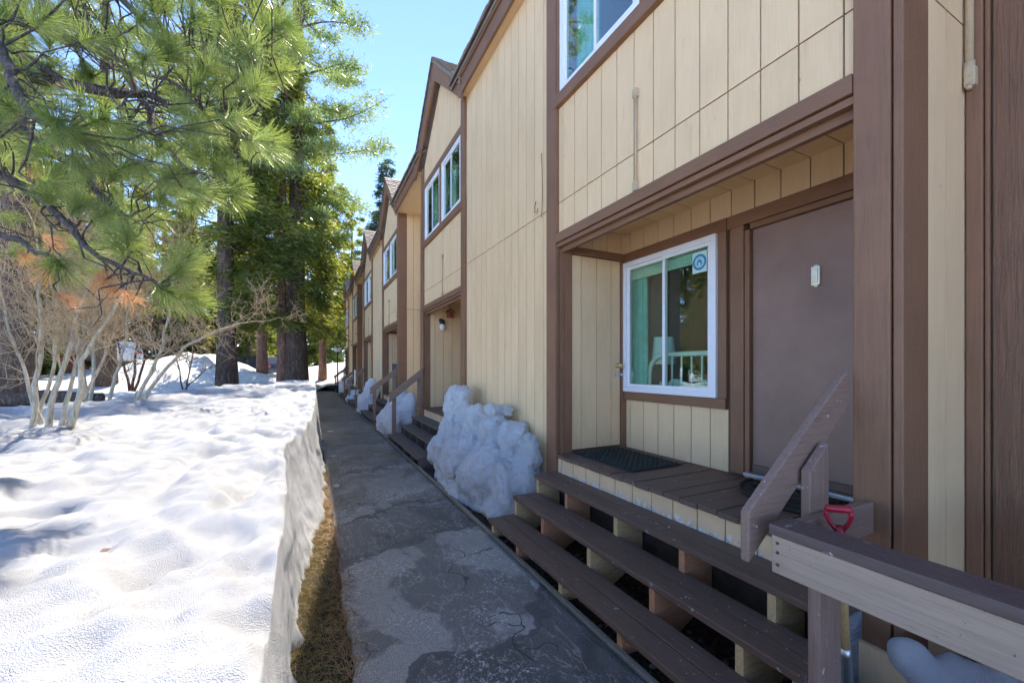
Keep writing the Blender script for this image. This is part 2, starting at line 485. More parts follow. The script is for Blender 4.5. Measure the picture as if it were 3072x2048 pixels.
def sprays(c, d, l, w, rng=NP):
    """quads starting at c, along d, length l, width w; random roll"""
    c, d = np.asarray(c, float), unit(np.asarray(d, float))
    r = unit(np.cross(d, rng.normal(size=d.shape)))
    l = np.asarray(l)[:, None]; w_ = np.asarray(w)[:, None]
    a = c - r * w_ * .35; b = c + r * w_ * .35
    m = c + d * l
    return np.stack([a, b, m + r * w_ * .3, m - r * w_ * .3], 1)

def fbm(x, y, z, oct_=4, sc_=1.0):
    return mnoise.fractal(Vector((x * sc_, y * sc_, z)), 1.0, 2.0, oct_)

# pixel of the photograph (2352 wide view) at a given depth -> point of the place
def at(px, py, depth):
    u, v = px * 3072 / 2352 - 1536, py * 3072 / 2352 - 1103
    s, c = math.sin(YAW), math.cos(YAW); k = depth / F_PX
    return Vector(((s * F_PX + c * u) * k, (c * F_PX - s * u) * k, CAM_H - v * k))

# ------------------------------------------------------------------ ground, path
def ground():
    me = MB(); me.v = [(-900, -900, -.12), (900, -900, -.12), (900, 900, -.12), (-900, 900, -.12)]; me.f = [(0, 1, 2, 3)]
    struct(me.build('ground', 'snow_far'))
    # soil strip below the steps and against the house
    rows = []
    ys = np.linspace(-4, 33, 260); xs = np.linspace(-.6, 3.6, 60)
    P = np.zeros((len(ys), len(xs), 3))
    for i, y in enumerate(ys):
        for j, x in enumerate(xs):
            P[i, j] = (x, y, -.035 + .02 * fbm(x, y, 3.3, 3, 3))
    struct(grid_mesh('soil', P, 'soil'))
    # asphalt path with ragged edges
    ys = np.concatenate([np.linspace(-4, 9, 261), np.linspace(9.2, 32, 110)]); P = []
    for y in ys:
        xl = .215 + .035 * fbm(1, y, 0, 4, 2.2) + .02 * min(1, max(0, (y - 3) / 4)) + .05 * max(0, y - 24) * .1
        xr = 1.515 + .01 * fbm(5, y, 0, 3, 1.5)
        ts = np.linspace(0, 1, 26)
        row = [(xl - .012, y, -.05)]
        for t in ts:
            x = xl + (xr - xl) * t
            row.append((x, y, .012 * fbm(x, y, 2, 3, .8) + .004 + .012 * math.sin(math.pi * t)))
        row.append((xr + .005, y, -.05))
        P.append(row)
    struct(grid_mesh('path', np.array(P), 'asphalt'))
    e = MB()
    y = -4.0
    k = 0
    while y < 31:
        L = 2.4 + .3 * (k % 3)
        box('path_edging_board', 'edging', None, 1.522, 1.556, y, y + L - .01, -.06, .022 + .006 * (k % 2), .004)
        o = COL.objects[-1]; y += L; k += 1
        struct(o)
ground()

EDGE = [(-3, -.09), (.5, -.10), (1.7, -.11), (2.6, -.12), (3.5, -.16), (4.35, -.23), (4.7, -.17), (5.4, -.06), (6.5, .02), (8, .08), (10, .12), (13, .15), (16, .16), (17.6, .05)]
BASE = [(-3, -.08), (1.0, -.09), (2.3, -.11), (3, -.09), (4, .0), (5, .12), (6, .16), (8, .2), (10, .22), (16, .22), (17.6, .15)]
def lerp(tab, y):
    if y <= tab[0][0]: return tab[0][1]
    for (a, p), (b, q) in zip(tab, tab[1:]):
        if y <= b: return p + (q - p) * (y - a) / (b - a)
    return tab[-1][1]
LEFT = [(-3, -4.6), (8, -4.4), (11, -3.3), (14, -2.0), (17.6, -1.0)]
TOP = [(-3, .86), (5, .86), (8, .90), (11, .97), (14, 1.08), (16, 1.10), (17.0, .95), (17.6, .7)]
def snow_h(x, y):
    h = lerp(TOP, y)
    h += .07 * fbm(x, y, 1.0, 4, .8)
    rd = 1 - abs(mnoise.noise(Vector((x * 1.3 + .4 * y, y * 1.1, 31.0))))
    h += .10 * max(0, rd - .72)
    cup = mnoise.noise(Vector((x * 2.1, y * 1.7, 5.0)))
    h -= .19 * max(0, cup - .05)
    cup2 = mnoise.noise(Vector((x * 4.4, y * 3.6, 9.0)))
    h -= .16 * max(0, cup2 - .06)
    h += .034 * mnoise.noise(Vector((x * 9, y * 9, 2.0))) + .012 * mnoise.noise(Vector((x * 24, y * 24, 4.0)))
    xl = lerp(LEFT, y)
    if x < xl:
        k = min(1, (xl - x) / 1.6); k = k * k * (3 - 2 * k)
        h = h * (1 - k) + (.42 + .04 * fbm(x, y, 7, 3, .5)) * k
    return h

def snow_bank():
    ys = np.concatenate([np.linspace(-3, .6, 40)[:-1], np.linspace(.6, 6, 200)[:-1], np.linspace(6, 11, 110)[:-1], np.linspace(11, 17.6, 90)])
    P = []
    for y in ys:
        e = lerp(EDGE, y) + .012 * fbm(0, y, 8, 4, 2.0)
        bx = lerp(BASE, y) + .05 * fbm(0, y, 4, 4, 3.2)
        row = []
        t = np.linspace(0, 1, 150)
        xs = e - 9.0 * (1 - t) ** 1.9
        for x in xs:
            r = min(1, (e - x) / .05)                       # lip of the cut
            z = snow_h(x, y) - .02 * (1 - r) ** 2
            row.append((x, y, z))
        ztop = row[-1][2]
        n = 34
        for i in range(1, n + 1):
            q = i / n
            z = ztop * (1 - q) - .03 * q
            k = min(1, q * 6)
            x = e + (bx - e) * q ** 1.5 + k * (.012 + .030 * fbm(y, z * 1.4, 11, 4, 1.1) + .010 * fbm(y, z, 15, 3, 5) + .005 * fbm(y, z, 25, 2, 20))
            if q > .88: x += .10 * max(0, mnoise.noise(Vector((y * 5.0, 1, 3)))) * (q - .88) / .12
            row.append((x, y + .02 * fbm(y, z, 21, 3, 4), z))
        P.append(row)
    P = np.array(P)
    # close the far end: let the last rows sink
    tail = P[-1:].copy(); tail[:, :, 1] += .35; tail[:, :, 2] = -.03
    P = np.concatenate([P, tail], 0)
    struct(grid_mesh('snow_bank', P, 'snow'))
snow_bank()

MOUNDS = [(-6.6, 28.5, 3.4, 1.75), (-4.4, 31.5, 3.0, 1.1), (-12.0, 25, 4.0, .55), (-2.2, 27, 2.5, .7), (1.2, 39, 5, 1.2), (-10, 36, 6, 1.2), (3.5, 36, 3.5, .8), (-17, 30, 5, .6)]
def field_h(x, y):
    h = .34 + .10 * fbm(x, y, 2, 4, .25) + .025 * fbm(x, y, 5, 3, 1.6)
    for mx, my, r, a in MOUNDS:
        d2 = ((x - mx) ** 2 + (y - my) ** 2) / (r * r)
        h += a * math.exp(-d2 * 1.4) * (1 + .25 * fbm(x, y, 3, 4, .9))
    h += .02 * max(0, y - 34)
    return h
def snow_field():
    ys = np.concatenate([np.linspace(-4, 40, 190)[:-1], np.linspace(40, 130, 60)])
    P = []
    for y in ys:
        # right border: the path corridor, until the row of houses ends
        xr = -.9 + 1.06 * min(1, max(0, y - 16.8)) if y < 30 else .16 + min(30, (y - 30) * 4.0)
        t = np.linspace(0, 1, 150)
        xs = xr - 75 * (1 - t) ** 2.2
        row = []
        for x in xs:
            z = field_h(x, y)
            if y < 18 and x > lerp(LEFT, y) - 2.2: z = min(z, .30)
            r = min(1, (xr - x) / .5)
            if y < 30: z = z * r ** .4 - .05 * (1 - r)
            row.append((x, y, z))
        P.append(row)
    struct(grid_mesh('snow_field', np.array(P), 'snow_far'))
snow_field()

# ------------------------------------------------------------------ the row of townhouses
GR = .2032            # groove spacing of the siding
FX, BX = 2.31, 3.20   # facade plane, back wall of the entrance recess
SX = 2.95             # set-back wall between two bays
JOINT = 3.28
EAVE = 6.28

def boards_y(par, x, y0, y1, z0, z1, grid, mat='siding', name='siding_board', th=.014, face=-1, split=True, topfn=None):
    """vertical boards on a plane x = const (face -1: towards -X)"""
    y0, y1 = sorted((y0, y1))
    k = math.floor((y0 - grid) / GR)
    e = [y0] + [grid + GR * i for i in range(k, k + 60) if y0 + .012 < grid + GR * i < y1 - .012] + [y1]
    zz = [(z0, z1)]
    if split and z0 < JOINT - .05 and z1 > JOINT + .05: zz = [(z0, JOINT - .005), (JOINT + .005, z1)]
    for a, b in zip(e, e[1:]):
        a2, b2 = a + (.0045 if a > y0 else 0), b - (.0045 if b < y1 else 0)
        for za, zb in zz:
            xa, xb = (x - th * .0, x + th) if face < 0 else (x - th, x)
            if topfn and zb == z1:
                ta, tb = topfn(a2), topfn(b2)
                if max(ta, tb) < za + .02: continue
                pts = [(a2, za), (b2, za), (b2, tb), (a2, ta)]
                pk = topfn(None)
                if a2 < pk < b2: pts = [(a2, za), (b2, za), (b2, tb), (pk, topfn(pk)), (a2, ta)]
                MB().prism(pts, lambda p, q, t: (t, p, q), xa, xb).build(name, mat, par)
            else:
                box(name, mat, par, xa, xb, a2, b2, za, zb)

def boards_x(par, y, x0, x1, z0, z1, grid, mat='siding', name='siding_board', th=.014, sgn=-1, split=True):
    k = math.floor((x0 - grid) / GR)
    e = [x0] + [grid + GR * i for i in range(k, k + 60) if x0 + .012 < grid + GR * i < x1 - .012] + [x1]
    zz = [(z0, z1)]
    if split and z0 < JOINT - .05 and z1 > JOINT + .05: zz = [(z0, JOINT - .005), (JOINT + .005, z1)]
    for a, b in zip(e, e[1:]):
        for za, zb in zz:
            box(name, mat, par, a + (.004 if a > x0 else 0), b - (.004 if b < x1 else 0), y, y + th * -sgn, za, zb)

def window(par, x, y0, y1, z0, z1, sticker=False, dark=True, front=.022):
    """white sliding window with two panes on a plane x = const, seen from -X; y0<y1"""
    y0, y1 = sorted((y0, y1)); f = .052
    m = MB()
    m.box(x - front, x + .06, y0, y1, z0, z0 + f).box(x - front, x + .06, y0, y1, z1 - f, z1)
    m.box(x - front, x + .06, y0, y0 + f, z0 + f, z1 - f).box(x - front, x + .06, y1 - f, y1, z0 + f, z1 - f)
    wn = m.build('window', 'vinyl', par, .004)
    ym = (y0 + y1) / 2
    for a, b, xo in ((y0 + f, ym + .018, .006), (ym - .018, y1 - f, .024)):
        s = .034; m = MB(); xa, xb = x - front + xo + .004, x - front + xo + .022
        m.box(xa, xb, a, b, z0 + f, z0 + f + s).box(xa, xb, a, b, z1 - f - s, z1 - f)
        m.box(xa, xb, a, a + s, z0 + f + s, z1 - f - s).box(xa, xb, b - s, b, z0 + f + s, z1 - f - s)
        m.build('sash', 'vinyl', wn, .003)
        box('pane', 'glass', wn, xa + .008, xa + .012, a + s, b - s, z0 + f + s, z1 - f - s)
    return wn

def room(par, x, y0, y1, z0, z1, depth=2.4):
    m = MB(); t = .03
    m.box(x + depth, x + depth + t, y0, y1, z0, z1).box(x, x + depth, y0 - t, y0, z0, z1).box(x, x + depth, y1, y1 + t, z0, z1)
    m.box(x, x + depth, y0, y1, z0 - t, z0).box(x, x + depth, y0, y1, z1, z1 + t)
    m.build('room_shell', 'room', par)

def curtain(par, x, y0, y1, z0, z1, mat='curtain'):
    n = 60; P = []
    for z in np.linspace(z0, z1, 6):
        P.append([(x + .028 * math.sin(i * .9) + .01 * math.sin(i * 2.3 + z), y0 + (y1 - y0) * i / n, z) for i in range(n + 1)])
    grid_mesh('curtain', np.array(P), mat, par)

def shakes(par, quad, rows, cols, seed):
    """overlapping wooden shingles on a roof quad (p00 eave start, p10 eave end, p11 ridge end, p01 ridge start)"""
    r = random.Random(seed); p00, p10, p11, p01 = [Vector(p) for p in quad]
    n = (p10 - p00).cross(p01 - p00).normalized()
    if n.z < 0: n = -n
    V = MB()
    for i in range(rows):
        t0, t1 = i / rows, min(1.0, (i + 1.35) / rows)
        u = -r.random() * .5 / cols
        while u < 1:
            du = (0.6 + .8 * r.random()) / cols
            a, b = max(0, u + .0012), min(1, u + du - .0012)
            u += du
            if b <= a: continue
            jit = (r.random() - .5) * .25 / rows
            def P(s, t): return (p00.lerp(p10, s)).lerp(p01.lerp(p11, s), max(-.02, t))
            h0 = .022 + .012 * r.random()
            lo_a, lo_b, hi_a, hi_b = P(a, t0 + jit - .3 / rows), P(b, t0 + jit - .3 / rows), P(a, t1), P(b, t1)
            V.hexa([lo_a, lo_b, hi_b, hi_a, lo_a + n * h0, lo_b + n * h0, hi_b + n * .006, hi_a + n * .006])
    return stuff(V.build('shingles', 'shingle', par))

DIRS = {0: 'near', 1: 'far'}
HOUSES = []
def bay(i, Y0, d, label):
    """one gabled entrance bay. t runs from the column (t=0) to the flush wall (t=2.93)"""
    T = thing('townhouse', label, 'townhouse', (FX, Y0 + d * 1.46, 0), 'townhouses of the row')
    HOUSES.append(T)
    y = lambda t: Y0 + d * t
    W = 2.93
    near = i < 2
    ymin, ymax = sorted((y(0), y(W)))
    ym = (ymin + ymax) / 2
    grid = y(.235)
    # --- column at the open end
    box('column_core', 'brown_z', T, 2.315, 2.51, y(.04), y(.17), -.05, 6.0)
    box('column_board', 'brown_z', T, 2.268, 2.311, y(.043), y(.18), -.05, 6.05, .006)
    box('corner_board', 'brown_z', T, 2.274, 2.515, y(.0), y(.036), -.05, 6.05, .006)
    # --- post board at the flush-wall end
    box('corner_board', 'brown_z', T, 2.268, FX, y(2.75), y(2.93), -.05, 6.05, .005)
    box('jamb_board', 'brown_z', T, 2.318, 2.378, y(2.742), y(2.80), .69, 2.86, .004)
    box('jamb_board', 'brown_z', T, 2.382, 2.466, y(2.736), y(2.80), .69, 3.07, .004)
    # --- floor band over the opening
    box('band_board', 'brown_y', T, 2.266, FX, y(.184), y(2.748), 2.862, 2.955, .005)
    box('band_strip', 'brown_y', T, 2.284, 2.33, y(.184), y(2.748), 2.818, 2.856, .004)
    box('header_beam', 'brown_y', T, 2.334, 2.372, y(.182), y(2.75), 2.772, 3.09)
    # --- upper wall
    box('sheathing', 'groove', T, FX + .016, FX + .09, y(.03), y(2.9), 2.83, 4.40)
    boards_y(T, FX, y(.184), y(2.748), 2.957, 4.25, grid)
    box('sill_board', 'brown_y', T, 2.262, FX + .02, y(.10), y(2.80), 4.252, 4.372, .006)
    wz0, wz1 = 4.38, 5.53
    w1 = window(T, FX - .004, y(.30), y(1.452), wz0, wz1)
    w2 = window(T, FX - .004, y(1.572), y(2.70), wz0, wz1)
    box('mullion_board', 'brown_z', T, 2.276, FX + .03, y(1.458), y(1.566), 4.375, 5.60, .004)
    box('window_trim', 'brown_z', T, 2.276, FX + .03, y(.184), y(.294), 4.375, 5.60)
    box('window_trim', 'brown_z', T, 2.28, FX + .03, y(2.706), y(2.748), 4.375, 5.60)
    box('window_trim', 'brown_y', T, 2.274, FX + .03, y(.184), y(2.748), 5.535, 5.66, .004)
    # gable
    pk = EAVE + 1.27
    def topf(v):
        if v is None: return ym
        return pk - .36 - abs(v - ym) * (1.27 / 1.46)
    box('sheathing', 'groove', T, FX + .016, FX + .05, ymin + .3, ymax - .3, 5.62, 6.35)
    boards_y(T, FX, y(.184), y(2.748), 5.662, 9, grid, topfn=topf, split=False)
    for s in (-1, 1):
        ye = ym + s * 1.60; k = 1.27 / 1.46
        zt = lambda v: pk + .02 - abs(v - ym) * k
        pts = [(ym, zt(ym)), (ye, zt(ye)), (ye, zt(ye) - .30), (ym, zt(ym) - .40)]
        MB().prism(pts, lambda p, q, t: (t, p, q), 2.165 - .002 * s, 2.205).build('rake_board', 'brown_y', T, .004)
        pts = [(ym, zt(ym) + .022), (ye + s * .02, zt(ye) + .0), (ye + s * .02, zt(ye) - .07), (ym, zt(ym) - .05)]
        MB().prism(pts, lambda p, q, t: (t, p, q), 2.142 - .002 * s, 2.166).build('drip_board', 'brown_y', T)
        # roof deck + shingles on this slope
        z0, z1 = zt(ye) + .01, zt(ym) + .035
        X1 = 5.2
        MB().hexa([(2.14, ye, z0 - .09), (X1, ye, z0 - .09), (X1, ym, z1 - .09), (2.14, ym, z1 - .09), (2.14, ye, z0), (X1, ye, z0), (X1, ym, z1), (2.14, ym, z1)]).build('roof', 'shingle', T)
        if i < 5: shakes(T, [(2.12, ye, z0), (X1, ye, z0), (X1, ym, z1 + .01), (2.12, ym, z1 + .01)], 14, 20, i * 7 + s)
    # --- upper room
    room(T, FX + .1, ymin + .06, ymax - .06, 3.2, 5.75, 2.2)
    for a, b in ((.36, .62), (1.2, 1.45), (1.6, 1.86), (2.35, 2.68)):
        curtain(T, FX + .20, y(a), y(b), 4.3, 5.6, 'curtain' if i == 0 else 'blind')
    # --- entrance recess
    box('sheathing', 'groove', T, BX + .016, BX + .06, ymin + .04, y(.30), .5, 3.12) if d > 0 else box('sheathing', 'groove', T, BX + .016, BX + .06, y(.30), ymax - .04, .5, 3.12)
    box('sheathing', 'groove', T, BX + .016, BX + .06, y(1.34), y(1.50), .5, 3.12)
    box('sheathing', 'groove', T, BX + .016, BX + .06, y(1.50), y(2.9), .5, 1.24)
    box('sheathing', 'groove', T, BX + .016, BX + .06, y(.30), y(2.9), 2.80, 3.12)
    boards_y(T, BX, y(.18), y(2.75), 2.858, 3.08, grid, split=False)          # above the trim
    boards_y(T, BX, y(1.482), y(2.75), .692, 1.222, grid, split=False)          # below the window
    boards_y(T, BX, y(.18), y(.26), .692, 2.858, grid, split=False)
    # soffit boards
    e = [ymin + .18] + [grid + d * GR * k for k in range(0, 13)] + [ymax - .18]
    e = sorted(v for v in set(e) if ymin + .175 < v < ymax - .175)
    for a, b in zip(e, e[1:]):
        if b - a > .02: box('soffit_board', 'siding', T, 2.375, BX + .01, a + .004, b - .004, 3.08, 3.095)
    box('soffit_backing', 'groove', T, 2.374, BX + .05, ymin + .1, ymax - .1, 3.10, 3.14)
    # side wall at the flush end, storage door
    ys = y(2.75)
    box('sheathing', 'groove', T, 2.40, BX + .05, y(2.785), y(2.90), .4, 3.12)
    box('jamb_board', 'brown_x', T, 2.47, BX, y(2.728), y(2.78), 2.775, 2.852, .003)
    boards_x(T, ys, 2.40, BX, 2.854, 3.078, 2.40 + .134, sgn=-d, split=False)
    sd = box('storage_door', 'groove', T, 2.47, 3.125, y(2.766), y(2.782), .715, 2.77)
    ex = [2.47, 2.592, 2.795, 2.998, 3.125]
    for a, b in zip(ex, ex[1:]):
        box('door_plank', 'siding', sd, a + .004, b - .004, y(2.752), y(2.765), .72, 2.768)
    box('jamb_board', 'brown_z', T, 3.13, BX - .002, y(2.73), y(2.78), .69, 2.773)
    if d > 0:
        m = MB(); kx, kz = 3.085, 1.605
        m.tube([(kx, y(2.752), kz), (kx, y(2.735), kz)], [.028, .026], 14)
        m.tube([(kx, y(2.735), kz), (kx, y(2.715), kz)], [.011, .011], 10)
        m.tube([(kx, y(2.715), kz), (kx, y(2.704), kz), (kx, y(2.688), kz), (kx, y(2.678), kz)], [.015, .027, .028, .014], 14)
        m.build('knob', 'brass', sd, smooth=True)
        m = MB().box(3.055, 3.10, y(2.751), y(2.742), 1.48, 1.53).box(3.11, 3.15, y(2.745), y(2.722), 1.49, 1.52)
        m.build('latch', 'steel', sd, .003)
        for hz in (2.46, 1.02):
            box('hinge', 'siding', sd, 2.462, 2.478, y(2.752), y(2.742), hz, hz + .1)
            box('strap', 'siding', sd, 2.485, 2.62, y(2.751), y(2.746), hz + .03, hz + .045)
    # near side wall of the recess
    box('sheathing', 'groove', T, 2.52, BX + .05, y(.10), y(.16), .4, 3.12)
    boards_x(T, y(.18), 2.45, BX, .692, 3.078, 2.45 + .1, sgn=d, split=False)
    # window trim and window on the back wall
    box('window_trim', 'brown_y', T, BX - .03, BX + .02, y(1.49), y(2.745), 1.224, 1.314, .004)
    box('window_trim', 'brown_y', T, BX - .028, BX + .02, y(1.482), y(2.745), 2.75, 2.856, .004)
    box('window_trim', 'brown_z', T, BX - .026, BX + .02, y(1.484), y(1.562), 1.317, 2.748, .004)
    wn = window(T, BX - .012, y(1.566), y(2.742), 1.318, 2.746, front=.04)
    # door and casing
    box('door_casing', 'brown_z', T, BX - .022, BX + .03, y(1.332), y(1.45), .71, 2.748, .004)
    box('door_casing', 'brown_z', T, BX - .010, BX + .05, y(1.29), y(1.33), .735, 2.70, .003)
    box('door_casing', 'brown_y', T, BX - .024, BX + .03, y(.26), y(1.478), 2.75, 2.855, .004)
    box('door_casing', 'brown_y', T, BX - .004, BX + .05, y(.36), y(1.288), 2.704, 2.748, .003)
    box('door_casing', 'brown_z', T, BX - .022, BX + .03, y(.26), y(.355), .71, 2.748, .004)
    dr = box('front_door', 'door_brown', T, BX + .03, BX + .075, y(.36), y(1.286), .765, 2.70, .003)
    m = MB().box(BX + .006, BX + .03, y(.79), y(.845), 2.165, 2.30).box(BX - .004, BX + .01, y(.80), y(.835), 2.185, 2.28)
    m.box(BX + .012, BX + .03, y(.805), y(.83), 2.155, 2.31)
    m.build('knocker_plate', 'pale_brass', dr, .004)
    m = MB().tube([(BX + .03, y(.46), 1.66), (BX - .005, y(.46), 1.66), (BX - .02, y(.46), 1.66), (BX - .045, y(.46), 1.66), (BX - .05, y(.46), 1.66)], [.03, .012, .028, .028, .01], 14)
    m.build('knob', 'brass', dr, smooth=True)
    th_ = box('threshold', 'alu', T, BX - .06, BX + .10, y(.34), y(1.31), .712, .738, .004)
    box('door_sweep', 'deck_y', T, BX + .012, BX + .028, y(.365), y(1.28), .742, .80)
    box('riser_board', 'skirt', T, BX + .0, BX + .03, y(.30), y(1.34), .66, .711)
    # lower room
    room(T, BX + .1, ymin + .05, ymax - .05, .72, 3.05, 2.6)
    # --- porch deck
    n = 18; wd = (2.75 - .18) / n
    for k in range(n):
        sag = .0025 * math.sin(k * 2.7)
        box('deck_board', 'deck_x', T, 2.272 + .003 * math.sin(k * 1.9), BX - .002, y(.18 + wd * k + .0035), y(.18 + wd * (k + 1) - .0035), .655 + sag, .69 + sag, .004)
    box('deck_underside', 'groove', T, 2.34, BX + .05, ymin + .05, ymax - .05, .60, .65)
    boards_y(T, FX - .008, y(.05), y(2.75), .44, .651, y(.235) + .012, 'skirt', 'skirt_board', split=False)
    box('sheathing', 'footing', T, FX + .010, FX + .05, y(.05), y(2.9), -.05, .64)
    # --- utility pipe on the upper wall
    py = y(1.62); m = MB()
    m.tube([(2.292, py, 3.02), (2.292, py, 3.70)], .0095, 8)
    m.tube([(2.292, py, 3.69), (2.292, py, 3.72)], .013, 8)
    p = m.build('conduit_pipe', 'pipe', T, smooth=True)
    MB().box(2.272, 2.31, py - .02, py + .02, 2.965, 3.04).box(2.272, 2.31, py - .02, py + .02, 3.70, 3.765).build('conduit_box', 'pipe', T, .006)
    return T

def flush_wall(T, y0, y1, first):
    y0 += .003; y1 -= .003
    box('sheathing', 'groove', T, FX + .016, FX + .09, y0, y1, -.05, 6.2)
    boards_y(T, FX, y0, y1, -.02, 6.05, first)
    eave(T, y0, y1, FX, False)

def eave(T, y0, y1, x, deep):
    box('fascia_board', 'brown_y', T, 2.168, 2.206, y0 - .02, y1 + .02, 5.98, 6.285, .004)
    box('drip_board', 'brown_y', T, 2.140, 2.166, y0 - .02, y1 + .02, 6.20, 6.30)
    box('eave_soffit', 'siding', T, 2.208, x + .05, y0, y1, 6.02, 6.04)
    X1, zr = 6.4, 6.30 + 2.9
    MB().hexa([(2.13, y0 - .3, 6.24), (X1, y0 - .3, zr - .06), (X1, y1 + .3, zr - .06), (2.13, y1 + .3, 6.24), (2.13, y0 - .3, 6.31), (X1, y0 - .3, zr), (X1, y1 + .3, zr), (2.13, y1 + .3, 6.31)]).build('roof', 'shingle', T)
    shakes(T, [(2.115, y0 - .3, 6.315), (2.115, y1 + .3, 6.315), (3.6, y1 + .3, 7.325), (3.6, y0 - .3, 7.325)], 8, 26, int(y0 * 10))

def setback(T, y0, y1, door=False):
    """set-back wall between two bays with its two return walls"""
    box('sheathing', 'groove', T, SX + .016, SX + .09, y0 + .01, y1 - .01, -.05, 6.3)
    if not door: boards_y(T, SX, y0 + .08, y1 - .08, -.02, 6.02, y0 + .1)
    eave(T, y0, y1, SX, True)
    # return wall facing the camera at the far end
    box('sheathing', 'groove', T, 2.53, SX, y1 + .018, y1 + .03, -.05, 6.2)
    boards_x(T, y1 + .003, 2.52, SX, -.02, 6.02, 2.71 - GR, sgn=-1)
    box('sheathing', 'groove', T, 2.53, SX, y0 - .03, y0 - .018, -.05, 6.2)
    boards_x(T, y0 - .003, 2.52, SX, -.02, 6.02, 2.71 - GR, sgn=1)
    for yy in (y1 - .06, y0 + .002):
        box('corner_board', 'brown_z', T, SX - .03, SX + .012, yy, yy + .058, -.05, 6.02, .005)

P0, PER = .82, 11.10
LAB = ['nearest tan townhouse bay with brown front door, porch and sliding window',
       'second tan bay with birdhouse and jar lantern hanging in its entrance',
       'third tan bay, with a grey panel in its doorway behind the second snow heap',
       'fourth tan bay, just beyond the wall with the small green number plaque',
       'fifth tan bay, right behind the darkest brown column of the row',
       'sixth and farthest tan bay at the end of the row beside the globe lamp']
for k in range(3):
    A = P0 + PER * k
    T1 = bay(2 * k, A, 1, LAB[2 * k])
    flush_wall(T1, A + 2.93, A + 5.52, A + 2.93 + .123)
    T2 = bay(2 * k + 1, A + 8.45, -1, LAB[2 * k + 1])
    setback(T2, A + 8.45, A + PER)
T1, T2 = HOUSES[0], HOUSES[1]
# set-back wall beside the camera: brown planks
setback(T1, P0 - 2.65, P0, True)
for k in range(8):
    ya = P0 - .085 - .305 * k
    box('wall_plank', 'plank', T1, SX + .0, SX + .014, ya - .30, ya, -.05, 6.02, .003)
box('plank_trim', 'brown_z', T1, SX - .016, SX + .012, P0 - .079, P0 - .063, -.05, 6.02, .004)
box('base_board', 'siding', T1, 2.238, 2.266, .30, 1.0, -.05, .34, .004)
box('base_board', 'brown_y', T1, 2.24, 2.272, P0 - .9, P0 - .55, -.05, .3)
# pipe with elbow on the return wall
m = MB(); m.tube([(2.905, P0 - .02, 3.05), (2.905, P0 - .02, 6.0)], .016, 10).tube([(2.905, P0 - .02, 3.0), (2.905, P0 - .02, 3.08)], .021, 10)
m.tube([(2.885, P0 - .02, 2.955), (2.92, P0 - .02, 2.955)], .012, 8)
m.build('drain_pipe', 'pipe', T1, smooth=True)
box('pipe_fitting', 'pipe', T1, 2.885, 2.94, P0 - .045, P0 - .004, 2.955, 3.05, .008)

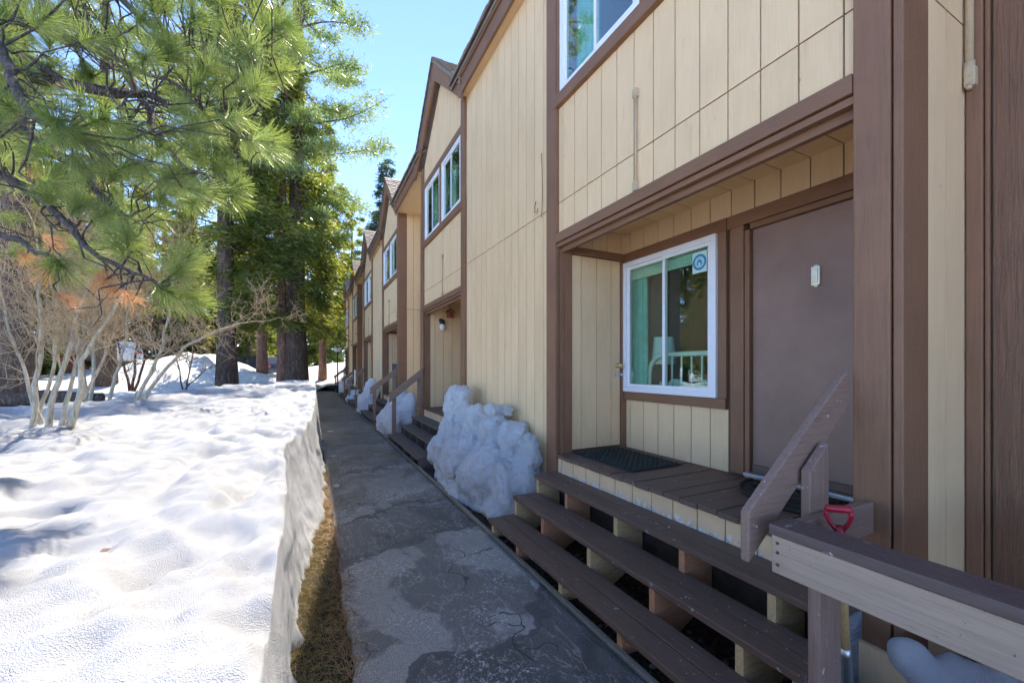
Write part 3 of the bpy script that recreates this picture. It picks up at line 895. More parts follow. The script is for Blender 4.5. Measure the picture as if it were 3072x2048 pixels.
# details of the lower room and window of the first bay
def first_room():
    yw0, yw1 = .82 + 1.566, .82 + 2.742
    curtain(T1, BX + .12, yw1 - .20, yw1 + .08, 1.0, 2.72)
    curtain(T1, BX + .12, yw0 + .06, yw0 + .15, 1.0, 2.72)
    for k in range(5):
        box('blind_slat', 'blind', T1, BX + .05, BX + .07, yw0 + .05, yw1 - .05, 2.665 - .026 * k, 2.688 - .026 * k)
    bed = MB()
    xb = BX + .18
    zt = 1.72
    a, b = yw0 + .15, yw0 + 1.0
    arc = [(xb, b, 1.0), (xb, b, 1.5)] + [(xb, b - .2 + .2 * math.cos(q), 1.5 + (zt - 1.5) * math.sin(q)) for q in np.linspace(.2, 1.57, 7)] + [(xb, a - .5, zt)]
    bed.tube(arc, .026, 10)
    bed.tube([(xb, b, 1.38), (xb, a - .5, 1.38)], .018, 8)
    for k in range(9): bed.tube([(xb, b - .2 - .12 * k, 1.38), (xb, b - .2 - .12 * k, zt)], .010, 6)
    bedt = thing('day_bed', 'pale metal day bed with pillows behind the porch window', 'bed', (xb, a, .75))
    bed.build('bed_frame', 'whitemetal', bedt, smooth=True)
    n = 30; P = []
    for i, z in enumerate(np.linspace(.9, 1.44, 8)):
        P.append([(xb + .09 + .05 * math.sin(j * .7) * (1 - i / 10), a - .5 + 1.3 * j / n, z + .025 * math.sin(j * .8 + 1)) for j in range(n + 1)])
    grid_mesh('bedding', np.array(P), 'linen', bedt)
    lt = thing('table_lamp', 'small table lamp with drum shade behind the left window pane', 'lamp', (BX + .35, yw1 - .22, 1.0))
    MB().lathe([(.13, 1.62), (.11, 1.92)], (BX + .35, yw1 - .22, 0), 20).build('lamp_shade', 'linen', lt, smooth=True)
    MB().lathe([(.07, 1.0), (.075, 1.02), (.02, 1.06), (.035, 1.25), (.015, 1.5), (.012, 1.65)], (BX + .35, yw1 - .22, 0), 16).build('lamp_base', 'brass', lt, smooth=True)
    # round sticker with a house
    sx = BX - .012 - .04 + .010 + .0045
    yc, zc = yw0 + .052 + .034 + .085, 2.535
    st = box('window_sticker', plain('sticker_paper', (.55, .75, .70), .5), None, sx - .002, sx, yc - .075, yc + .075, zc - .095, zc + .095)
    tag(st, 'square clear sticker with a blue ring and house on the porch window', 'sticker')
    blue = plain('sticker_blue', (.02, .22, .42), .5)
    def disc(r0, r1, x, mat, nm):
        m = MB(); k = 36
        for j in range(k):
            p, q = 2 * math.pi * j / k, 2 * math.pi * (j + 1) / k
            n0 = len(m.v)
            m.v += [(x, yc + r0 * math.cos(p), zc + r0 * math.sin(p)), (x, yc + r1 * math.cos(p), zc + r1 * math.sin(p)), (x, yc + r1 * math.cos(q), zc + r1 * math.sin(q)), (x, yc + r0 * math.cos(q), zc + r0 * math.sin(q))]
            m.f.append((n0, n0 + 1, n0 + 2, n0 + 3))
        m.build(nm, mat, st)
    disc(.0, .072, sx - .0026, plain('sticker_teal', (.35, .62, .68), .5), 'disc')
    disc(.052, .072, sx - .0032, blue, 'ring')
    m = MB().prism([(yc - .024, zc - .025), (yc + .024, zc - .025), (yc + .024, zc + .004), (yc, zc + .028), (yc - .024, zc + .004)], lambda p, q, t: (t, p, q), sx - .0034, sx - .003)
    m.build('house_mark', blue, st)
    box('door_mark', 'vinyl', st, sx - .0042, sx - .0036, yc - .008, yc + .008, zc - .025, zc - .003)
first_room()

# ------------------------------------------------------------------ steps and railings
def steps(i, Y0, d, label, weathered):
    y = lambda t: Y0 + d * t
    T = thing('wooden_steps', label, 'steps', (1.9, y(1.4), 0), 'wooden steps up to the porches')
    tm = 'weathered' if weathered else 'deck_y'
    for k, (xf, z) in enumerate(((1.524, .15), (1.782, .33), (2.022, .51))):
        for q in range(2):
            xa = xf + q * .143
            e = .004 * math.sin(k * 3 + q * 2 + i)
            box('tread_board', tm, T, xa, min(xa + .137, 2.297), y(.145 + e), y(2.765 + e), z - .038, z, .006)
    prof = [(1.556, -.04), (1.556, .111), (1.80, .111), (1.80, .291), (2.046, .291), (2.046, .471), (2.296, .471), (2.296, .13), (1.97, -.04)]
    spots = [2.735, 2.225, 1.57, .965, .42, .165]
    for k, t in enumerate(spots):
        mt = ['stringer_y', 'stringer_r'][k % 2] if not weathered else 'weathered'
        if k == 5 and not weathered: mt = 'stringer_g'
        a, b = sorted((y(t - .021), y(t + .021)))
        MB().prism(prof, lambda p, q, s: (p, s, q), a, b).build('stringer', mt, T, .002)
    return T

def railing(i, Y0, d, label, front=True):
    y = lambda t: Y0 + d * t
    T = thing('porch_railing', label, 'railing', (1.6, y(.1), 0), 'brown wooden railings of the porches')
    rm = 'rail_x'
    a, b = sorted((y(.192), y(.230)))
    m = MB().hexa([(1.53, a, .822), (2.264, a, 1.405), (2.264, b, 1.405), (1.53, b, .822), (1.53, a, 1.017), (2.264, a, 1.578), (2.264, b, 1.578), (1.53, b, 1.017)])
    m.build('handrail', rm, T, .007)
    a, b = sorted((y(.142), y(.180)))
    if front:
        m = MB().hexa([(1.85, a, .842), (1.989, a, .842), (1.989, b, .842), (1.85, b, .842), (1.85, a, 1.150), (1.989, a, 1.258), (1.989, b, 1.258), (1.85, b, 1.150)])
        m.build('baluster', 'rail_z', T, .005)
        box('cross_beam', 'rail_x', T, 1.694, 2.264, y(.098), y(.136), .842, .982, .005)
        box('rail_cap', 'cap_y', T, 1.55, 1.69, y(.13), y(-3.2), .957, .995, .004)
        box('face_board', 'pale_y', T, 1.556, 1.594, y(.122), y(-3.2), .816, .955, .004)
        for t in (-.02, -2.2):
            box('rail_post', 'rail_z', T, 1.596, 1.735, y(t), y(t + .04), -.05, .954, .006)
        for z in (.93, .895, .85):
            MB().tube([(1.553, y(.10), z), (1.5575, y(.10), z)], .006, 8).build('nail_head', 'twig_red', T)
    else:
        box('rail_post', 'rail_z', T, 1.60, 1.69, y(.145), y(.185), -.05, .97, .005)
        m = MB().hexa([(2.15, a, .70), (2.24, a, .70), (2.24, b, .70), (2.15, b, .70), (2.15, a, 1.32), (2.24, a, 1.39), (2.24, b, 1.39), (2.15, b, 1.32)])
        m.build('baluster', 'rail_z', T, .005)
    return T

SL = ['dark brown steps with raw timber stringers in the foreground', 'weathered grey brown steps beside the tallest snow heap',
      'weathered steps between the second and third snow heaps', 'weathered steps below the white notice board',
      'weathered steps of the fifth porch, far along the path', 'farthest weathered steps near the end of the path']
RL = ['brown railing with flat cap and slanted handrail beside the red shovel', 'slanted brown handrail on a post above the second snow heap',
      'slanted brown handrail at the third porch, above the third snow heap', 'brown handrail carrying the white notice board',
      'brown handrail of the fifth porch, small behind the notice board', 'farthest brown handrail near the globe lamp']
for k in range(3):
    A = P0 + PER * k
    steps(2 * k, A, 1, SL[2 * k], k > 0); railing(2 * k, A, 1, RL[2 * k], k == 0)
    steps(2 * k + 1, A + 8.45, -1, SL[2 * k + 1], True); railing(2 * k + 1, A + 8.45, -1, RL[2 * k + 1], False)

# ------------------------------------------------------------------ small things on the porches
def rubber_mat():
    T = thing('door_mat', 'rectangular dark green rubber mat with checkered relief on the porch', 'door mat', (2.75, 3.08, .69))
    box('mat_base', 'rubber', T, 2.45, 3.06, 2.66, 3.50, .694, .703, .003)
    m = MB()
    for a in range(19):
        for b in range(27):
            if (a + b) % 2:
                x0, y0 = 2.464 + a * .0312, 2.675 + b * .0302
                m.box(x0, x0 + .027, y0, y0 + .026, .703, .709)
    stuff(m.build('mat_relief', 'rubber', T))
def oval_mat():
    T = thing('door_mat', 'half round brown fibre mat lying in front of the brown door', 'door mat', (2.85, 1.55, .69))
    cx, cy = 3.10, 1.56
    pts = [(cx - .46 * math.sin(a), cy + .47 * math.cos(a)) for a in np.linspace(0, math.pi, 40)]
    MB().prism(pts, lambda p, q, t: (p, q, t), .694, .706).build('mat_base', 'coir', T)
    m = MB()
    m.tube([(p, q, .71) for p, q in pts], .012, 6)
    for r in (.38, .30, .22, .13):
        n = int(60 * r) + 8
        m.tube([(cx - r * (1 + .06 * math.sin(a * 14)) * math.sin(a), cy + r * 1.02 * (1 + .06 * math.sin(a * 14)) * math.cos(a), .709) for a in np.linspace(.05, math.pi - .05, n * 2)], .014, 5)
    stuff(m.build('mat_relief', 'coir', T, smooth=True))
rubber_mat(); oval_mat()

def shovel():
    top, bot = Vector((1.815, .845, 1.0)), Vector((2.06, .925, .06))
    ax = (bot - top).normalized()
    T = thing('shovel', 'shovel with red D handle and ash shaft leaning behind the brown rail', 'shovel', bot)
    g = Vector((.42, -.90, .10)).normalized()
    P = lambda s: top + ax * s
    sock = .62
    MB().tube([P(.06), P(.3), P(sock)], [.0165, .0185, .019], 14).build('shaft', 'shaft', T, smooth=True)
    m = MB()
    hw = .040
    gc = P(-.045)
    m.tube([gc - g * hw, gc - g * (hw - .004), gc + g * (hw - .004), gc + g * hw], [.011, .014, .014, .011], 14)
    for s in (-1, 1):
        m.tube([gc + g * s * (hw - .006), gc + g * s * (hw - .001) + ax * .03, gc + g * s * .027 + ax * .062, gc + g * s * .012 + ax * .085, P(.055)], [.010, .008, .008, .010, .013], 10)
    m.tube([P(.03), P(.06), P(.16)], [.013, .0195, .019], 14)
    m.build('handle', 'red', T, smooth=True)
    m = MB().tube([P(sock - .04), P(sock), P(sock + .12), P(sock + .2)], [.0205, .022, .024, .03], 14)
    m.build('socket', 'steel', T, smooth=True)
    n = ax.cross(g).normalized(); Pm = []
    for v in np.linspace(0, 1, 9):
        row = []
        for u in np.linspace(-1, 1, 13):
            wd = .05 + .075 * min(1, v * 3.2) - .03 * max(0, v - .75)
            row.append(P(sock + .15 + .22 * v) + g * u * wd + n * (.022 * u * u - .01))
        Pm.append([tuple(q) for q in row])
    o = grid_mesh('blade', np.array(Pm), 'steel', T)
    sm = o.modifiers.new('s', 'SOLIDIFY'); sm.thickness = .003
    MB().tube([P(sock + .03) - n * .022, P(sock + .03) - n * .027], .005, 8).build('rivet', 'steel', T)
shovel()

def bay2_items():
    Y = P0 + 8.45 - .18     # wall of the second recess that faces the camera
    T = thing('wall_lantern', 'black jar lantern with clear glass in the second entrance', 'lantern', (2.69, Y, 2.5))
    x, z = 2.69, 2.60
    m = MB().tube([(x, Y, z + .06), (x, Y - .02, z + .06)], [.05, .045], 14).tube([(x, Y - .02, z + .06), (x, Y - .07, z + .09), (x, Y - .11, z + .06)], .012, 8)
    m.lathe([(.0, .07), (.05, .06), (.062, .02), (.062, -.03), (.05, -.035)], (x, Y - .11, z), 16)
    m.build('bracket', 'black', T, smooth=True)
    MB().lathe([(.05, -.03), (.062, -.06), (.06, -.13), (.045, -.165), (.0, -.175)], (x, Y - .11, z), 16).build('glass_jar', plain('frosted_jar', (.75, .75, .72), .15, vary=.05), T, smooth=True)
    T = thing('birdhouse', 'small red birdhouse hanging from a bracket in the second entrance', 'birdhouse', (2.86, Y - .14, 2.75))
    rd = plain('birdhouse_red', (.33, .085, .06), .7)
    x, yy, z = 2.86, Y - .15, 2.72
    MB().prism([(x - .07, z), (x + .07, z), (x + .07, z + .12), (x, z + .19), (x - .07, z + .12)], lambda p, q, t: (p, t, q), yy - .06, yy + .06).build('body', rd, T, .003)
    for s in (-1, 1):
        MB().hexa([(x + s * .002, yy - .075, z + .195), (x + s * .09, yy - .075, z + .105), (x + s * .09, yy + .075, z + .105), (x + s * .002, yy + .075, z + .195),
                   (x + s * .002, yy - .075, z + .212), (x + s * .098, yy - .075, z + .117), (x + s * .098, yy + .075, z + .117), (x + s * .002, yy + .075, z + .212)]).build('roof_board', 'bark_dark', T)
    MB().tube([(x, yy - .0605, z + .08), (x, yy - .064, z + .08)], .02, 14).build('entry_hole', 'black', T)
    MB().tube([(x, yy, z + .2), (x, yy, z + .27)], .003, 6).tube([(x + .02, Y, z + .25), (x, yy, z + .27), (x - .16, yy + .02, z + .275)], .006, 6).build('bracket', 'black', T)
bay2_items()

def wall_bits():
    # cable that sags on the flush wall and little hook, loop of cable on the third bay
    pts = [(2.298, 3.95 + .01 * math.sin(k), 4.4 - .09 * k) for k in range(16)]
    o = MB().tube([(2.296, 3.90 - .02 * math.sin(k * .22), 3.95 - .055 * k) for k in range(14)], .004, 5).build('hanging_cable', 'brown_z'); tag(o, 'thin brown cable hanging on the tan wall beside the corner board', 'cable')
    o = MB().tube([(2.294, 4.02, 3.46), (2.28, 4.02, 3.40), (2.28, 4.02, 3.33), (2.285, 3.98, 3.31), (2.29, 3.97, 3.36)], .004, 6).build('wire_hook', 'black'); tag(o, 'small bent wire hook on the tan wall near the corner board', 'hook')
    c = [(2.298, 12.42 + .42 * math.cos(a), 3.45 + .38 * math.sin(a)) for a in np.linspace(1.75, 4.5, 20)]
    o = MB().tube(c, .007, 5).build('cable_loop', 'black'); tag(o, 'black cable loop on the upper wall of the third bay', 'cable')
    T = thing('number_plaque', 'narrow green number plaque on the tan wall before the fourth bay', 'sign', (2.3, 16.2, 1.9))
    box('plaque', plain('plaque_pale', (.6, .66, .6), .5), T, 2.288, 2.305, 15.6, 15.78, 1.35, 1.95)
    gm = plain('plaque_green', (.03, .25, .16), .5)
    for k in range(4):
        MB().box(2.282, 2.287, 15.64, 15.74, 1.83 - .14 * k, 1.86 - .14 * k).box(2.282, 2.287, 15.64, 15.665, 1.76 - .14 * k, 1.83 - .14 * k).build('numeral', gm, T)
    T = thing('notice_board', 'white notice board fixed to the handrail post of the fourth porch', 'notice', (1.56, 16.4, .9))
    box('board', 'cloth', T, 1.50, 1.52, 16.1, 16.34, .93, 1.5, .004)
    box('stake', 'rail_z', T, 1.522, 1.56, 16.19, 16.25, -.05, 1.46)
    T = thing('leaning_panel', 'grey panel leaning in the doorway of the third bay', 'panel', (2.6, 14.5, .69))
    gp = plain('grey_panel', (.16, .15, .13), .6)
    MB().hexa([(2.55, 14.40, .70), (3.05, 14.40, .70), (3.05, 14.44, .70), (2.55, 14.44, .70), (2.55, 14.50, 1.72), (3.05, 14.50, 1.72), (3.05, 14.54, 1.72), (2.55, 14.54, 1.72)]).build('panel', gp, T, .004)
    MB().hexa([(2.53, 14.39, .70), (2.55, 14.39, .70), (2.55, 14.43, .70), (2.53, 14.43, .70), (2.53, 14.49, 1.74), (2.55, 14.49, 1.74), (2.55, 14.53, 1.74), (2.53, 14.53, 1.74)]).build('edge_strip', 'siding', T)
wall_bits()

def lamp_post():
    x, y = 1.62, 28.6
    T = thing('street_lamp', 'globe lamp with white ball on a dark post at the path end', 'street lamp', (x, y, 0))
    MB().tube([(x, y, -.05), (x, y, .4), (x, y, 2.55)], [.07, .05, .04], 12).build('post', 'black', T, smooth=True)
    MB().lathe([(.06, 2.5), (.10, 2.56), (.10, 2.60)], (x, y, 0), 16).build('collar', 'black', T, smooth=True)
    r = .24
    MB().lathe([(max(.001, r * math.sin(a)), 2.82 - r * math.cos(a)) for a in np.linspace(.25, math.pi, 14)], (x, y, 0), 20).build('globe', plain('white_globe', (.82, .82, .8), .3, vary=.02), T, smooth=True)
lamp_post()

# ------------------------------------------------------------------ snow heaps
CL1 = bpy.data.textures.new('lumps', 'CLOUDS'); CL1.noise_scale = .22; CL1.noise_depth = 3
CL2 = bpy.data.textures.new('grain', 'CLOUDS'); CL2.noise_scale = .05; CL2.noise_depth = 2
CL0 = bpy.data.textures.new('scoops', 'CLOUDS'); CL0.noise_scale = .5; CL0.noise_depth = 1
VO = bpy.data.textures.new('chunks', 'VORONOI'); VO.noise_scale = .30; VO.distance_metric = 'DISTANCE'
def heap(label, blobs, voxel=.03, a=.10, b=.03, mat='snow_pile'):
    bm = bmesh.new()
    for (cx, cy, cz, rx, ry, rz) in blobs:
        rr = random.Random(int(cx * 977 + cy * 131 + cz * 53)); vs = []
        for q in range(34):
            v = Vector([rr.gauss(0, 1) for _ in range(3)]).normalized() * rr.uniform(.98, 1.14)
            vs.append(bm.verts.new((cx + v.x * rx, cy + v.y * ry, cz + v.z * rz)))
        bmesh.ops.convex_hull(bm, input=vs)
    me = bpy.data.meshes.new('snow_heap'); bm.to_mesh(me); bm.free()
    o = link('snow_heap', me, mat)
    r = o.modifiers.new('r', 'REMESH'); r.mode = 'VOXEL'; r.voxel_size = voxel; r.use_smooth_shade = True
    s = o.modifiers.new('s', 'SMOOTH'); s.factor = .6; s.iterations = 7
    for tex, st in ((CL0, a * 1.4), (CL1, a * .85), (CL2, b * 1.2)):
        dm = o.modifiers.new('d', 'DISPLACE'); dm.texture = tex; dm.strength = st; dm.mid_level = .5; dm.texture_coords = 'GLOBAL'
    return tag(o, label, 'snow heap', 'snow heaps along the house')
heap('tall lumpy snow heap with two knobs beside the foreground steps',
     [(1.98, 5.95, .25, .40, .42, .42), (1.98, 5.3, .25, .42, .6, .5), (2.0, 4.6, .25, .40, .6, .5), (2.06, 4.05, .2, .36, .4, .45),
      (1.88, 5.2, .0, .30, 1.25, .17), (2.0, 5.85, .72, .28, .36, .42), (2.02, 5.82, 1.17, .22, .31, .16), (2.0, 5.78, 1.0, .25, .30, .25), (2.08, 5.25, .72, .24, .36, .30),
      (2.10, 4.7, .80, .22, .30, .26), (2.10, 4.58, 1.06, .17, .25, .085), (2.14, 4.25, .72, .18, .25, .26), (2.16, 3.92, .60, .15, .22, .24), (1.8, 4.0, .05, .2, .3, .12)], .018, .11, .05)
heap('rounded snow heap behind the second handrail', [(1.95, 10.0, .2, .42, .55, .5), (1.95, 10.7, .2, .42, .6, .5), (2.0, 10.1, .65, .32, .4, .42), (2.05, 10.7, .55, .3, .4, .4), (1.95, 11.3, .1, .4, .4, .3), (2.1, 9.6, .5, .18, .2, .5), (1.85, 10.3, .0, .34, .9, .15)], .03)
heap('snow heap below the small green number plaque', [(1.95, 15.6, .2, .42, .6, .6), (2.0, 16.2, .2, .4, .6, .5), (2.02, 15.5, .75, .28, .35, .45), (2.05, 16.1, .55, .26, .4, .4), (1.85, 15.8, .0, .34, .9, .15)], .04)
heap('low snow heap beside the notice board', [(1.9, 20.3, .1, .36, .5, .35), (2.0, 20.9, .15, .4, .5, .4), (2.0, 21.6, .1, .4, .5, .3)], .05)
heap('farthest snow heap near the end of the row', [(1.95, 26.4, .2, .45, .7, .6), (2.0, 27.1, .2, .4, .6, .7), (2.0, 26.8, .6, .3, .4, .5)], .05)
heap('smooth bluish snow heap under the brown rail beside the shovel', [(2.24, .60, .14, .26, .30, .30), (2.32, .36, .22, .36, .36, .34), (2.22, .78, .38, .08, .085, .085), (2.45, .1, .15, .4, .4, .30), (2.5, -.5, .1, .5, .6, .3)], .018, .035, .006)
# snow crumbs on the path
for k, (x, y, r) in enumerate(((.38, 7.9, .045), (.47, 11.0, .05), (.33, 5.9, .03))):
    o = heap('', [(x, y, .01, r * 1.3, r * 1.8, r * .5), (x - r, y + r * .8, .01, r, r, r * .35)], .012, .02, .008, 'snow')
    o.name = 'snow_crumb'; tag(o, ['flat snow crumb on the path edge, nearer of two', 'flat snow crumb on the path, farther from the camera', 'small snow crumb close to the grass strip'][k], 'snow crumb', 'snow crumbs on the path')

# ------------------------------------------------------------------ grass, litter
def ground_cover():
    n = 42000
    y = NP.uniform(-1.2, 8.5, n) ** 1.0
    xl = np.array([lerp(BASE, v) for v in y]) - .12
    x = xl + (.26 - xl) * NP.random(n)
    ok = x < .235 + .03 * np.sin(y * 3)
    x, y = x[ok], y[ok]
    dens = np.array([fbm(a, b, 1.5, 3, 2.2) for a, b in zip(x, y)])
    ok = dens > -.75
    x, y = x[ok], y[ok]; n = len(x)
    c = np.stack([x, y, np.full(n, -.03)], 1)
    d = NP.normal(size=(n, 3)) * np.array([1, 1, .25]) + np.array([0, 0, .55])
    V = sprays(c, d, NP.uniform(.02, .065, n), np.full(n, .0035))
    o = stuff(quad_mesh('grass', V, 'grass')); o['label'] = 'short dry grass between the snow bank and the path'
    # pine needles lying about
    def needles(name, label, n, fx, fy, fz, L=(.08, .17)):
        x, y = fx(n), fy(n); z = fz(x, y)
        a = NP.uniform(0, 2 * math.pi, n)
        d = np.stack([np.cos(a), np.sin(a), NP.normal(0, .04, n)], 1)
        l = NP.uniform(L[0], L[1], n)
        c = np.stack([x, y, z], 1)
        s = np.stack([-np.sin(a), np.cos(a), np.zeros(n)], 1) * .0016
        b = c + d * l[:, None]
        mid = (c + b) / 2 + np.stack([-np.sin(a), np.cos(a), np.zeros(n)], 1) * NP.normal(0, .008, n)[:, None]
        V = np.concatenate([np.stack([c - s, c + s, mid + s, mid - s], 1), np.stack([mid - s, mid + s, b + s, b - s], 1)], 0)
        o = stuff(quad_mesh(name, V, 'litter')); o['label'] = label
    needles('pine_needles', 'fallen red pine needles along the grass edge', 750, lambda n: NP.normal(.20, .05, n), lambda n: NP.uniform(.9, 6.5, n), lambda x, y: np.full(len(x), .012))
    needles('pine_needles', 'fallen pine needles under the foreground steps', 900, lambda n: NP.uniform(1.54, 2.28, n), lambda n: NP.uniform(.4, 3.8, n), lambda x, y: np.full(len(x), -.012))
    needles('pine_needles', 'few pine needles on the asphalt', 60, lambda n: NP.uniform(.3, 1.5, n), lambda n: NP.uniform(.9, 6, n), lambda x, y: np.full(len(x), .027))
    for xf, z in ((1.54, .152), (1.80, .332), (2.04, .512)):
        needles('pine_needles', 'few pine needles on a foreground tread', 7, lambda n: NP.uniform(xf, xf + .18, n), lambda n: NP.uniform(1.2, 3.5, n), lambda x, y: np.full(len(x), z), (.06, .13))
    n = 260
    c = np.stack([NP.uniform(1.56, 2.28, n), NP.uniform(.3, 3.6, n), NP.uniform(-.02, .0, n)], 1)
    d = NP.normal(size=(n, 3)) * np.array([1, 1, .2])
    o = stuff(quad_mesh('dry_leaves', sprays(c, d, NP.uniform(.02, .045, n), NP.uniform(.02, .035, n)), 'dryleaf')); o['label'] = 'dry leaves on the soil under the foreground steps'
    # small stones under the steps
    m = MB()
    for k in range(120):
        x, y, r = RND.uniform(1.56, 2.28), RND.uniform(.2, 3.6), RND.uniform(.008, .026)
        m.lathe([(.001, -.02), (r, -.015), (r * .9, r * .4 - .02), (.001, r * .8 - .02)], (x, y, 0), 6)
    o = stuff(m.build('gravel', plain('stones', (.16, .15, .14), .8, vary=.4), smooth=True)); o['label'] = 'small stones on the soil under the steps'
    # brown leaf on the snow bank
    p = at(247, 1478, 1.62)
    p.z = snow_h(p.x, p.y) + .006
    m = MB(); m.v = [(p.x - .022, p.y - .012, p.z), (p.x + .004, p.y - .018, p.z + .006), (p.x + .026, p.y + .004, p.z + .016), (p.x + .006, p.y + .018, p.z + .004), (p.x - .018, p.y + .012, p.z + .010)]
    m.f = [(0, 1, 3, 4), (1, 2, 3)]
    tag(m.build('dry_leaf', plain('leaf_brown', (.13, .045, .02), .6, vary=.4)), 'single curled brown leaf lying on the snow bank', 'leaf')
ground_cover()

# ------------------------------------------------------------------ trees
def wander(p0, p1, n, amp, rng, sag=0.0):
    p0, p1 = Vector(p0), Vector(p1); L = (p1 - p0).length
    out = []
    ph = [rng.uniform(0, 6.28) for _ in range(6)]
    for i in range(n + 1):
        t = i / n; p = p0.lerp(p1, t)
        k = math.sin(math.pi * t) ** .7 if 0 < t < 1 else 0
        off = Vector((math.sin(3 * t + ph[0]) + .5 * math.sin(9 * t + ph[1]), math.sin(3.4 * t + ph[2]) + .5 * math.sin(8 * t + ph[3]), math.sin(2.8 * t + ph[4]) + .5 * math.sin(10 * t + ph[5])))
        out.append(p + off * amp * L * k * .5 + Vector((0, 0, -sag * L * math.sin(math.pi * t))))
    return out

def tuft_quads(c, d, n, L, wd, rng, spread=1.0):
    """a bottle-brush of needles round the last part of a twig"""
    c, d = np.array(c), unit(np.array(d, float))
    back = rng.random(n) ** .8 * L * .75
    s = c[None] - d[None] * back[:, None]
    v = unit(rng.normal(size=(n, 3)))
    v -= d[None] * (v @ d)[:, None]; v = unit(v)
    fwd = rng.uniform(.25, 1.3, n)[:, None] + (1 - back / (L * .75))[:, None] * .5
    dd = unit(v * spread + d[None] * fwd)
    dd[:, 2] -= .12
    return sprays(s, dd, rng.uniform(.75, 1.1, n) * L, np.full(n, wd), rng)

def near_pine():
    rng = np.random.default_rng(5); rr = random.Random(5)
    base = Vector((-5.6, 4.6, 0))
    T = thing('pine_tree', 'long needled pine reaching in from the upper left over the snow bank', 'tree', base)
    MB().tube([(base.x, base.y, .2), (base.x + .05, base.y, 2), (base.x, base.y + .1, 6), (base.x, base.y, 11)], [.34, .28, .2, .08], 14).build('trunk', 'bark_dark', T, smooth=True)
    # main limbs, from the trunk into the picture: (pixel x, pixel y, depth)
    L = [
        [(-300, -60, 3.6), (0, 62, 3.3), (57, 127, 3.2), (154, 193, 3.1), (246, 211, 3.0), (300, 290, 2.9)],
        [(60, -260, 4.0), (167, 0, 3.7), (206, 70, 3.6), (264, 132, 3.5), (380, 180, 3.4), (470, 260, 3.3)],
        [(-280, 300, 3.2), (0, 400, 2.9), (57, 430, 2.85), (105, 466, 2.8), (176, 540, 2.75), (246, 598, 2.7), (370, 660, 2.7)],
        [(-200, 0, 2.7), (0, 110, 2.5), (30, 190, 2.4), (80, 270, 2.3), (150, 300, 2.2)],
        [(60, 300, 3.3), (198, 395, 3.1), (228, 444, 3.0), (286, 496, 3.0), (300, 560, 2.95)],
        [(120, -180, 4.2), (308, 26, 4.0), (422, 97, 3.9), (510, 140, 3.9), (610, 165, 3.8)],
        [(246, 211, 3.3), (330, 215, 3.6), (395, 237, 3.6), (457, 281, 3.5), (560, 310, 3.4)],
        [(264, 132, 3.9), (350, 300, 3.7), (420, 380, 3.5), (520, 440, 3.3)],
        [(-200, 200, 3.9), (60, 250, 3.7), (190, 330, 3.5), (320, 380, 3.4)],
        [(300, -250, 4.8), (440, -60, 4.6), (560, 20, 4.5), (660, 90, 4.4)],
        [(-100, -300, 4.4), (60, -60, 4.2), (120, 60, 4.0), (200, 160, 3.9)],
        [(-250, 480, 3.4), (-40, 520, 3.2), (60, 560, 3.1), (130, 600, 3.0)],
    ]
    limb = MB(); tips = []
    twig = MB(); Q = []; QD = []
    nodes = []
    for pts in L:
        P = [at(*p) for p in pts]
        P = [base + Vector((0, 0, P[0].z + .6))] + P
        S_ = []
        for a, b in zip(P, P[1:]):
            seg = wander(a, b, 5, .10, rr); S_ += seg[:-1]
        S_.append(P[-1])
        r0 = .045
        rad = [r0 * (1 - .85 * i / (len(S_) - 1)) + .003 for i in range(len(S_))]
        limb.tube(S_, rad, 8)
        for i in range(6, len(S_)): nodes.append((S_[i], (S_[i] - S_[i - 1]).normalized(), rad[i]))
        tips.append((S_[-1], (S_[-1] - S_[-3]).normalized()))
    # where the photograph shows tufts: rough outline in the picture, with depth
    def inside(x, y):
        if y < 0: return x < 690
        lim = [(0, 690), (120, 690), (190, 640), (280, 610), (340, 610), (380, 540), (430, 545), (470, 470), (520, 330), (600, 260), (690, 160)]
        for (a, p), (b, q) in zip(lim, lim[1:]):
            if a <= y <= b: return x < p + (q - p) * (y - a) / (b - a) - 30
        return False
    spots = [(600, 350, 3.1), (560, 300, 3.2), (545, 430, 3.1), (520, 455, 3.0), (640, 170, 3.7), (600, 120, 3.8), (640, 60, 4.2), (200, 285, 1.95), (120, 290, 2.05), (55, 270, 2.1), (150, 345, 2.2),
             (300, 575, 2.6), (285, 590, 2.6), (400, 630, 2.6), (420, 610, 2.7), (415, 640, 2.7), (405, 675, 2.7), (420, 690, 2.8), (370, 420, 2.9), (250, 420, 2.9), (90, 430, 2.7), (130, 480, 2.7), (210, 505, 2.7)]
    tries = 0
    while len(spots) < 320 and tries < 9000:
        tries += 1
        x, y = rr.uniform(-120, 700), rr.uniform(-160, 620)
        if not inside(x, y): continue
        if y > 400 and rr.random() < .45: continue
        spots.append((x, y, rr.uniform(2.5, 4.9)))
    for k, (x, y, dp) in enumerate(spots):
        p = at(x, y, dp)
        best = min(nodes, key=lambda q: (q[0] - p).length)
        v = p - best[0]
        if v.length > 1.3:
            p = best[0] + v * (1.1 / v.length); v = p - best[0]
        twig.tube(wander(best[0], p, 5, .22, rr, -.05), [.008, .007, .006, .005, .004, .004], 5, False)
        d = (v.normalized() * .8 + Vector((.35, -.25, .15)) + Vector([rr.gauss(0, .3) for _ in range(3)])).normalized()
        Q.append(tuft_quads(p + d * .12, d, rr.randint(150, 270), rr.uniform(.12, .195), .0030, rng, rr.uniform(.7, 1.3)))
    for p, d in tips: Q.append(tuft_quads(p + d * .1, d, 230, .21, .0042, rng))
